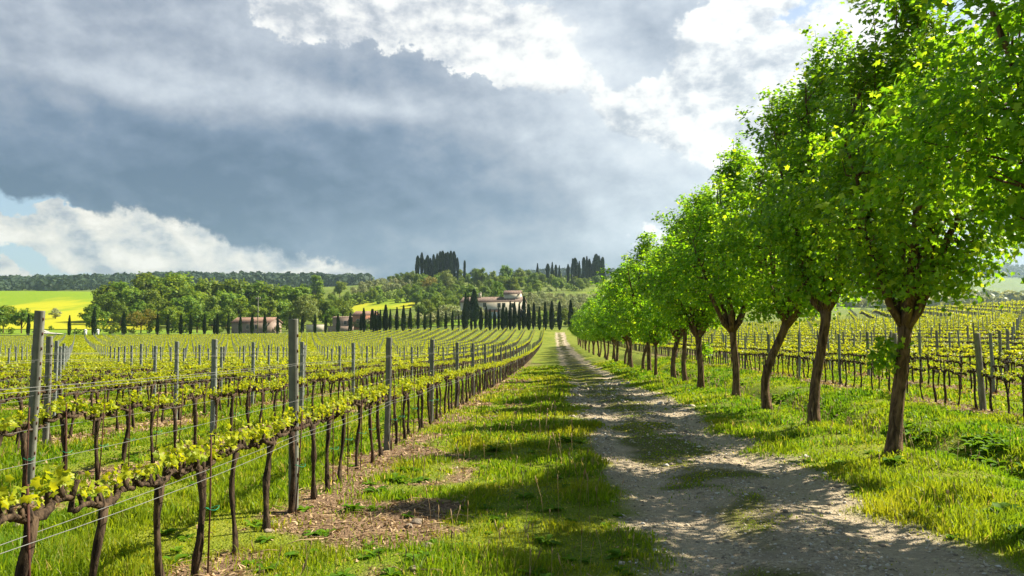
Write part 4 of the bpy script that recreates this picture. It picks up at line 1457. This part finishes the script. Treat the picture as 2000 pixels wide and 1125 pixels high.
def gable_roof(b, x0, x1, y0, y1, ze, zr, over=0.35, th=0.22, mat=0, hip=0.0):
    """two pitches along X with eaves, as slabs"""
    ym = (y0 + y1) / 2
    for sgn, ye in ((-1, y0), (1, y1)):
        yo = ye + sgn * over
        zo = ze - over * (zr - ze) / (abs(ye - ym))
        xa, xb = x0 - over, x1 + over
        v = [(xa, yo, zo), (xb, yo, zo), (xb - hip, ym, zr), (xa + hip, ym, zr)]
        v += [(p[0], p[1], p[2] + th) for p in v]
        b.add(v, [(0, 1, 2, 3), (4, 5, 6, 7), (0, 1, 5, 4), (1, 2, 6, 5), (2, 3, 7, 6), (3, 0, 4, 7)], mat)
        nt = int((x1 - x0) / 0.55)                         # rounded tile courses running down the slope
        for i_ in range(nt):
            xq = xa + 0.3 + (xb - xa - 0.6) * i_ / max(1, nt - 1)
            b.tube(np.array([(xq, yo, zo + th), (xq, ym, zr + th)]), 0.11, 5, mat)
    return b


def house(name, px, d, wdt, dep, he, hr_, rot, wall, roof, label, cat='house', sink=0.0):
    x, y, z = at(px, d)
    o = empty(name, (x, y, z - sink), rot)
    b = MB()
    y0, y1 = 0, dep
    x0, x1 = -wdt / 2, wdt / 2
    b.box((x0, y0, -2.0), (x1, y1, he))
    ym = dep / 2
    for xs in (x0, x1):
        b.add([(xs, y0, he), (xs, y1, he), (xs, ym, hr_)], [(0, 1, 2)])
    b.build('wall', M[wall], o)
    gable_roof(MB(), x0, x1, y0, y1, he + 0.02, hr_ + 0.02).build('roof', M[roof], o)
    return tag(o, label, cat)


def window(o, x, z, w_, h_, y=0.0, arch=False):
    f = MB()
    t_ = 0.13
    for a in ((x - w_ / 2 - t_, x - w_ / 2), (x + w_ / 2, x + w_ / 2 + t_)):
        f.box((a[0], y - 0.06, z - t_), (a[1], y - 0.003, z + h_ + t_))
    f.box((x - w_ / 2, y - 0.06, z + h_), (x + w_ / 2, y - 0.003, z + h_ + t_))
    f.box((x - w_ / 2, y - 0.09, z - t_), (x + w_ / 2, y - 0.003, z))
    win = f.build('window', M['frame'], o)
    p = MB().box((x - w_ / 2, y - 0.03, z), (x + w_ / 2, y - 0.004, z + h_))
    p.build('pane', M['shutter'], win)
    m_ = MB().box((x - 0.03, y - 0.045, z), (x + 0.03, y - 0.032, z + h_))
    m_.build('glazing_bar', M['frame'], win)
    return win


fh = house('farmhouse', 958, 300, 24.5, 10.5, 6.6, 8.6, R(-9), 'plaster', 'tile', 'cream farmhouse with a brown tiled roof and small tower below the hill')
for wx_, wz_ in ((-2.4, 4.7), (3.4, 4.5), (5.3, 4.5), (9.0, 4.4), (-6.5, 4.6)):
    window(fh, wx_, wz_, 1.15, 1.6)
tw = MB().box((4.6, 3.2, 6.6), (11.0, 8.0, 9.9))
tw.add([(4.6, 3.2, 9.9), (4.6, 8.0, 9.9), (4.6, 5.6, 11.1)], [(0, 1, 2)]).add([(11.0, 3.2, 9.9), (11.0, 8.0, 9.9), (11.0, 5.6, 11.1)], [(0, 1, 2)])
two = tw.build('tower', M['plaster'], fh)
gable_roof(MB(), 4.6, 11.0, 3.2, 8.0, 9.92, 11.12).build('tower_roof', M['tile'], two)
ch = MB().box((-6.0, 4.4, 8.6), (-5.1, 5.3, 10.4)).box((-6.15, 4.25, 10.4), (-4.95, 5.45, 10.6))
ch.build('chimney', M['plaster'], fh)
an = MB().box((-15.2, 2.0, -2.0), (-12.26, 9.0, 3.6)).build('side_wing', M['plaster'], fh)
po = MB()
po.add([(-3.0, -3.0, 2.75), (4.2, -3.0, 2.75), (4.2, -0.01, 3.6), (-3.0, -0.01, 3.6), (-3.0, -3.0, 2.9), (4.2, -3.0, 2.9), (4.2, -0.01, 3.75), (-3.0, -0.01, 3.75)],
       [(0, 3, 2, 1), (4, 5, 6, 7), (0, 1, 5, 4), (1, 2, 6, 5), (2, 3, 7, 6), (3, 0, 4, 7)])
pr_ = po.build('porch_roof', M['tile_red'], fh)
for xq in (-2.8, 0.6, 4.0):
    MB().box((xq - .12, -2.9, -1.0), (xq + .12, -2.66, 2.75)).build('porch_post', M['frame'], pr_)
MB().box((0.75, -2.8, -1.0), (3.85, -2.74, 2.5)).build('glass_screen', M['glass'], pr_)
for yq in (3.0, 6.6):                                       # windows of the left gable
    MB().box((-12.29, yq, 4.2), (-12.252, yq + 0.9, 5.5)).build('gable_window', M['shutter'], fh)

pk = house('cottage', 489, 262, 16.0, 6.5, 3.7, 5.3, R(-16), 'pink', 'tile_red', 'long low pink cottage with a red tiled roof behind the cypresses')
for wx_ in (-4.6, -1.2, 2.4, 5.6):
    window(pk, wx_, 1.5, 1.0, 1.3)
tc = house('farm_building', 708, 268, 7.4, 7.0, 5.0, 6.3, R(-8), 'terracotta', 'tile_red', 'terracotta farm building with a low tiled roof, right end of the walls')
window(tc, -1.8, 2.2, 0.9, 1.4)
window(tc, 1.8, 2.2, 0.9, 1.4)
MB().box((-0.5, -0.05, -0.2), (0.5, -0.003, 2.0)).build('door', M['shutter'], tc)
lb_ = house('outbuilding', 669, 272, 7.6, 5.0, 4.3, 4.7, R(-5), 'pink', 'tile', 'flat pinkish outbuilding left of the terracotta farm building')
window(lb_, 1.0, 2.0, 0.9, 1.2)


def wall_thing(px0, px1, d, h_, label, mat):
    x0, y0, z0 = at(px0, d)
    x1, y1, z1 = at(px1, d)
    z = min(z0, z1)
    o = MB().box((x0, y0, z - 0.6), (x1, y0 + 0.4, z + h_)).build('garden_wall', M[mat])
    cp = MB().box((x0 - 0.06, y0 - 0.06, z + h_ + 0.002), (x1 + 0.06, y0 + 0.46, z + h_ + 0.12)).build('coping', M['tile'], o)
    return tag(o, label, 'wall')


wall_thing(598, 634, 264, 2.6, 'pale stone garden wall with tiled coping, left of the outbuilding', 'plaster')
wall_thing(640, 690, 258, 1.9, 'low pink garden wall in front of the outbuilding', 'pink')
for px, lab in ((167, 'white gate pillar, left one of the pair by the track'), (191, 'white gate pillar, right one of the pair by the track')):
    x, y, z = at(px, 247)
    o = empty('gate_pillar', (x, y, z))
    MB().box((-.3, -.3, -.3), (.3, .3, 1.5)).build('shaft', M['white'], o)
    MB().box((-.42, -.42, 1.5), (.42, .42, 1.65)).add([(-.35, -.35, 1.65), (.35, -.35, 1.65), (.35, .35, 1.65), (-.35, .35, 1.65), (0, 0, 2.0)], [(0, 1, 4), (1, 2, 4), (2, 3, 4), (3, 0, 4)]).build('cap', M['white'], o)
    tag(o, lab, 'pillar', 'gate pillars by the track')
x, y, z = at(503, 238)
o = empty('utility_pole', (x, y, z))
MB().tube(np.array([(0, 0, -.5), (0.03, 0, 6), (0, 0, 12.1)]), [.17, .14, .11], 8).build('pole', M['old_wood'], o)
MB().box((-.8, -.08, 11.3), (.8, .06, 11.45)).build('crossarm', M['old_wood'], o)
for xq in (-.7, 0.0, .7):
    MB().tube(np.array([(xq, 0, 11.45), (xq, 0, 11.6), (xq, 0, 11.75)]), [.07, .09, .05], 6).build('insulator', M['white'], o)
tag(o, 'wooden utility pole with white insulators in front of the wood', 'utility pole')
for px, d, hp, lab in ((722, 640, 10, 'thin pole on the ridge left of the hilltop grove'), (1119, 600, 9, 'thin pole among the ridge cypresses on the right')):
    x, y, z = at(px, d)
    o = empty('utility_pole', (x, y, z))
    MB().tube(np.array([(0, 0, -.5), (0, 0, hp)]), [.2, .15], 6).build('pole', M['old_wood'], o)
    MB().box((-.9, -.1, hp - .9), (.9, .1, hp - .7)).build('crossarm', M['old_wood'], o)
    tag(o, lab, 'utility pole')
house('ridge_house', 1128, 660, 12, 7, 4.0, 6.0, R(-25), 'plaster', 'tile', 'pale house roof among the cypresses on the right-hand ridge')

# ------------------------------------------------------------------ grass, litter, gravel
gr = np.random.default_rng(101)


def sample(n_, d0, d1, a0=-41, a1=35, p=0.5):
    d = (d0 ** p + gr.random(n_) * (d1 ** p - d0 ** p)) ** (1 / p)
    a = np.radians(gr.uniform(a0, a1, n_))
    return d * np.sin(a), d * np.cos(a), d


def tuft_field(x, y):
    """(chance of a blade, its height, how lush)"""
    rd, dt, md = road(x, y), dirt(x, y), median_(x, y)
    dens = (1 - rd) * (1 - 0.86 * dt) + rd * md * 0.6 + 0.05 * rd
    clump = fbm(x + 3, y - 8, 0.55, 2)
    big = fbm(x - 12, y + 4, 2.3, 2)
    h = 0.030 + 0.075 * sst(clump, 0.38, 0.78) + 0.06 * sst(big, 0.45, 0.7)
    verge_r = sst(x, 3.0, 4.2) * (1 - sst(x, 8.4, 9.2))
    h = h * (1 + 0.12 * verge_r)
    between = (x < -2.8) | (x > 9.6)
    h = np.where(between, h * 1.15, h)
    left = np.exp(-((x - 0.15) / 0.55) ** 2) * sst(fbm(x, y, 1.7, 2), 0.42, 0.6)
    h = h * (1 + 0.4 * left) * (1 - 0.75 * rd)
    dens = dens * (0.35 + 0.65 * sst(clump + 0.3 * big, 0.30, 0.62))
    lush = np.clip(0.75 * verge_r + 0.45 * (fbm(x + 50, y, 1.3, 2) - 0.35) * 2 + 0.3 * between, 0, 1)
    return dens, h, lush


def blades(x, y, d, h, mb_, wmul=1.0, seg=True):
    n_ = len(x)
    z = ground(x, y) - 0.008
    wd = np.maximum(0.0030, 0.00075 * d) * gr.uniform(0.7, 1.35, n_) * wmul
    a = gr.uniform(0, 6.283, n_)
    ca, sa = np.cos(a), np.sin(a)
    lean = np.abs(gr.normal(size=n_)) * 0.42 + 0.08
    la = gr.uniform(0, 6.283, n_)
    lx, ly = np.cos(la) * lean * h, np.sin(la) * lean * h
    p = np.stack([x, y, z], -1)
    side = np.stack([ca * wd, sa * wd, 0 * wd], -1)
    mid = p + np.stack([lx * 0.38, ly * 0.38, h * 0.58], -1)
    tip = p + np.stack([lx, ly, h * np.maximum(0.45, 1 - 0.35 * lean)], -1)
    v = np.stack([p - side, p + side, mid + side * 0.75, mid - side * 0.75, tip], 1).reshape(-1, 3)
    b = np.arange(n_)[:, None] * 5
    mb_.fs.append((np.concatenate([b + 0, b + 1, b + 2, b + 3], 1) + mb_.n, 0))
    mb_.fs.append((np.concatenate([b + 3, b + 2, b + 4], 1) + mb_.n, 0))
    mb_.vs.append(v)
    mb_.n += len(v)


N_BLADE = 760000
x, y, d = sample(N_BLADE, 2.6, 62, -52, 38)
de, h, lu = tuft_field(x, y)
keep = gr.random(len(x)) < de
x, y, d, h, lu = x[keep], y[keep], d[keep], h[keep], lu[keep]
h = h * gr.uniform(0.55, 1.25, len(x)) * (1 + 0.004 * d)
rich = gr.random(len(x)) < lu
for sel, mt, nm in ((~rich, 'grass', 'grass'), (rich, 'lush', 'lush_grass')):
    mb_ = MB()
    blades(x[sel], y[sel], d[sel], h[sel], mb_)
    tag(mb_.build(nm, M[mt]), 'short yellow-green grass over the verge and between the vines' if nm == 'grass' else 'taller fresh green grass of the verges and ditch', 'grass', kind='stuff')

# dry prunings and leaf litter under the vines
x, y, d = sample(90000, 2.8, 40, -41, 32)
k_ = gr.random(len(x)) < (dirt(x, y) * 0.9 + 0.02) * (1 - road(x, y))
x, y, d = x[k_], y[k_], d[k_]
n_ = len(x)
A = frames(n_, np.array([0, 0, 1.2]), gr, 0.5)
lt = MB().scatter([(-.5, -.5, 0), (.5, -.4, .1), (.4, .5, 0), (-.45, .4, .12)], [(0, 1, 2, 3)], np.stack([x, y, ground(x, y) + 0.008], -1), *A,
                  np.stack([gr.uniform(.006, .024, n_), gr.uniform(.02, .085, n_), np.full(n_, .04)], -1) * np.maximum(1, d / 9)[:, None])
x, y, d = sample(2600, 3, 26, -41, 20)
k_ = gr.random(len(x)) < dirt(x, y)
for xq, yq in zip(x[k_], y[k_]):
    a = gr.uniform(0, 6.28)
    L = gr.uniform(.08, .35)
    z = float(ground(xq, yq)) + 0.015
    bend = gr.normal(size=2) * .03
    lt.tube(np.array([(xq, yq, z), (xq + L * .5 * math.cos(a) + bend[0], yq + L * .5 * math.sin(a) + bend[1], z + .02), (xq + L * math.cos(a), yq + L * math.sin(a), z + .005)]), [.005, .004, .003], 4)
tag(lt.build('leaf_litter', M['straw']), 'brown dry leaves and prunings on the soil under the vines', 'litter', kind='stuff')

# pebbles of the track
x, y, d = sample(120000, 2.8, 34, -10, 34)
k_ = gr.random(len(x)) < road(x, y) * (1 - 0.7 * median_(x, y)) * (1 - 0.65 * np.maximum(np.exp(-((x - 1.16) / 0.26) ** 2), np.exp(-((x - 2.78) / 0.26) ** 2))) + 0.015 * dirt(x, y)
x, y, d = x[k_], y[k_], d[k_]
n_ = len(x)
sz = gr.lognormal(-5.0, 0.55, n_) * np.maximum(1, d / 8)
OCT = ([(1, 0, 0), (-1, 0, 0), (0, 1, 0), (0, -1, 0), (.15, .1, .7), (0, 0, -.6)], [(0, 2, 4), (2, 1, 4), (1, 3, 4), (3, 0, 4), (2, 0, 5), (1, 2, 5), (3, 1, 5), (0, 3, 5)])
m, t = new_mat('pebble')
geo = t.n('ShaderNodeNewGeometry')
c = t.ramp(geo.outputs['Random Per Island'], [(0, (0.19, 0.155, 0.11)), (0.35, (0.37, 0.30, 0.20)), (0.75, (0.50, 0.425, 0.30)), (1.0, (0.66, 0.61, 0.52))])
out(t, pbsdf(t, c, 0.9, None, 0.2))
M['pebble'] = m
pe = MB().scatter(OCT[0], OCT[1], np.stack([x, y, ground(x, y) + 0.15 * sz], -1), *frames(n_, np.array([0, 0, 1.5]), gr, .5), np.stack([sz * gr.uniform(.8, 1.4, n_), sz, sz * gr.uniform(.5, .9, n_)], -1))
tag(pe.build('gravel', M['pebble']), 'pale gravel and pebbles on the track', 'gravel', kind='stuff')

# dry seed stalks standing above the verge grass
x, y, d = sample(2600, 3.2, 30, -30, 34)
de, h, lu = tuft_field(x, y)
k_ = (gr.random(len(x)) < de * 0.5) & (road(x, y) < .1) & (x > -2) & (x < 9)
st = MB()
for xq, yq in zip(x[k_], y[k_]):
    z, H_ = float(ground(xq, yq)), gr.uniform(.16, .42)
    lx_, ly_ = gr.normal(size=2) * .12 * H_
    w_ = max(.0014, .0003 * yq)
    st.tube(np.array([(xq, yq, z), (xq + lx_ * .4, yq + ly_ * .4, z + H_ * .6), (xq + lx_, yq + ly_, z + H_)]), [w_, w_, w_ * .7], 3)
    st.tube(np.array([(xq + lx_ * .92, yq + ly_ * .92, z + H_ * .9), (xq + lx_ * 1.03, yq + ly_ * 1.03, z + H_ * 1.0), (xq + lx_ * 1.1, yq + ly_ * 1.1, z + H_ * 1.1)]), [w_, w_ * 3, w_ * .6], 4)
tag(st.build('dry_grass_stalks', M['straw']), 'dry seed stalks standing in the verge grass', 'grass', kind='stuff')

# small broad-leaved weeds as ground cover, larger ones as plants


def weed_mesh(seed, n_=16, size=0.16, upright=0.5):
    r = np.random.default_rng(seed)
    b = MB()
    for k in range(n_):
        a = r.uniform(0, 6.283)
        L = size * r.uniform(.6, 1.2)
        e = r.uniform(0.25, 1.2) * upright + 0.15
        s = np.linspace(0, 1, 6)
        ww = L * 0.20 * np.sin(np.pi * np.clip(s * 0.92 + .06, 0, 1)) * (1 + 0.25 * np.cos(s * 22))
        cx = L * s * math.cos(e * 0.9)
        cz = L * (np.sin(e) * s - 0.45 * s ** 2.2)
        ca, sa = math.cos(a), math.sin(a)
        v = []
        for q in range(6):
            for sg in (-1, 0, 1):
                v.append((cx[q] * ca - sg * ww[q] * sa, cx[q] * sa + sg * ww[q] * ca, max(.004, cz[q] + (0.012 if sg else 0))))
        f = [(q * 3 + u, q * 3 + u + 1, q * 3 + u + 4, q * 3 + u + 3) for q in range(5) for u in (0, 1)]
        b.add(v, f)
    return b


WEED = [weed_mesh(400 + q, 22, .17 + .03 * q, .4 + .2 * q).mesh('weed', M['weed'], True) for q in range(4)]


def on_ground(px, py):
    d = pix_dir(px, py)
    tt = 0.5
    while tt < 80:
        p = Vector((0, 0, EYE)) + d * tt
        if p.z < float(ground(p.x, p.y)):
            break
        tt += 0.03
    return p.x, p.y, float(ground(p.x, p.y))


for px, py, q, s, lab in ((614, 1045, 0, 1.0, 'leafy weed rosette on the litter in front of the tall grey post'), (590, 1092, 1, 1.1, 'bright leafy weed at the bottom beside the front vines'),
                          (770, 940, 1, 1.3, 'broad weed in the grass right of the vine litter'), (735, 965, 2, 1.0, 'dark leafy weed nearest the brown litter strip'),
                          (967, 882, 2, 1.0, 'dark spiky weed alone in the pale grass'), (903, 1070, 0, 1.0, 'low dark rosette among the dry patches of the verge'),
                          (815, 1100, 1, 1.0, 'weed in the bare earth at the bottom of the verge'), (1108, 865, 3, 1.1, 'dark clump of broad leaves at the shaded verge'),
                          (1745, 905, 1, 1.4, 'leafy weed at the foot of the nearest maple trunk'), (1640, 905, 0, 1.2, 'low weed on the right verge by the track'),
                          (1960, 1010, 3, 1.2, 'big dark weed at the right edge beside the gravel'), (1985, 1050, 2, 1.1, 'dark leafy weed touching the right edge of the photo'),
                          (1930, 890, 3, 1.2, 'dense dark weed in the ditch on the right'), (1560, 850, 0, 1.2, 'small weed by the slim maple trunk'),
                          (820, 940, 0, 1.2, 'flat leafy weed in the middle of the left verge'), (690, 1000, 3, 0.8, 'tufted weed between the litter and the verge grass')):
    s *= 0.72
    o = link('weed', WEED[q])
    o.location = on_ground(px, py)
    o.scale = (s, s, s)
    o.rotation_euler = (0, 0, fr.uniform(0, 6.28))
    tag(o, lab, 'weed')
x, y, d = sample(2600, 3.2, 32, -38, 33)
de, h, lu = tuft_field(x, y)
k_ = (gr.random(len(x)) < de * 0.5) & (road(x, y) < .3)
x, y, d = x[k_], y[k_], d[k_]
x2, y2, d2 = sample(9000, 7, 48, 2, 34)
k_ = (np.abs(x2 - 6.5) < 0.25 + 0.9 * vnoise(x2, y2, 1.2)) & (vnoise(x2 + 5, y2, 0.9) > 0.48)
n0_ = len(x)
x, y, d = np.concatenate([x, x2[k_]]), np.concatenate([y, y2[k_]]), np.concatenate([d, d2[k_]])
wb = weed_mesh(440, 12, .12, .6)
tvv = np.concatenate(wb.vs)
tff = [tuple(q) for f, _ in wb.fs for q in f]
n_ = len(x)
a = gr.uniform(0, 6.28, n_)
Xw = np.stack([np.cos(a), np.sin(a), 0 * a], -1)
Yw = np.stack([-np.sin(a), np.cos(a), 0 * a], -1)
Zw = np.tile([[0, 0, 1.0]], (n_, 1))
cov = MB().scatter(tvv, tff, np.stack([x, y, ground(x, y)], -1), Xw, Yw, Zw, np.where(np.arange(n_) < n0_, 1.0, 1.9) * gr.uniform(.45, 1.15, n_))
tag(cov.build('ground_cover', M['weed'], None, True), 'low broad-leaved plants scattered through the grass', 'ground cover', kind='stuff')


def stone_mesh(seed):
    import bmesh
    bm = bmesh.new()
    bmesh.ops.create_icosphere(bm, subdivisions=3, radius=1)
    r = np.random.default_rng(seed)
    dirs = unit(r.normal(size=(7, 3)))
    for v in bm.verts:
        p = np.array(v.co)
        for q in dirs:
            e = p @ q - 0.62
            if e > 0:
                p = p - q * e * 0.8
        v.co = Vector(p * np.array([1.2, .9, .65]) * (1 + 0.03 * r.normal()))
    me = bpy.data.meshes.new('stone')
    bm.to_mesh(me)
    bm.free()
    me.materials.append(M['stone'])
    return me


STO = [stone_mesh(500 + q) for q in range(4)]
for px, py, s, lab in ((533, 1025, .07, 'round pale stone at the foot of a front vine'), (524, 1040, .055, 'flat stone just below the round pale one'), (815, 1022, .075, 'brown stone on the bare patch of the verge'),
                       (800, 1030, .06, 'flat brown stone left beside the bigger verge stone'), (835, 1070, .085, 'buff flat stone half sunk in the verge'), (808, 1115, .06, 'white stone at the bottom of the verge'),
                       (885, 1010, .05, 'small earth-brown stone in the verge grass'), (846, 1090, .04, 'little pale stone below the buff one'), (35, 1030, .07, 'brown stone under the front vines at the left'),
                       (1310, 908, .06, 'flat white stone on the sunny gravel')):
    o = link('stone', STO[int(s * 1000) % 4])
    s *= 0.75
    xx_, yy_, zz_ = on_ground(px, py)
    o.location = (xx_, yy_, zz_ + s * 0.05)
    o.scale = (s, s, s)
    o.rotation_euler = (0, 0, fr.uniform(0, 6.28))
    tag(o, lab, 'stone')

# ------------------------------------------------------------------ the air
hb = MB().box((-2700, -60, -70), (3400, 3700, 420))
m, t = new_mat('haze')
pvn = t.n('ShaderNodeVolumePrincipled')
pvn.inputs['Color'].default_value = (0.62, 0.82, 1.0, 1)
pvn.inputs['Density'].default_value = 0.00010
pvn.inputs['Anisotropy'].default_value = 0.55
o_ = t.n('ShaderNodeOutputMaterial')
t.t.links.new(pvn.outputs[0], o_.inputs['Volume'])
hz = hb.build('haze', m)
tag(hz, 'thin blue haze over the whole valley', 'haze', kind='stuff')
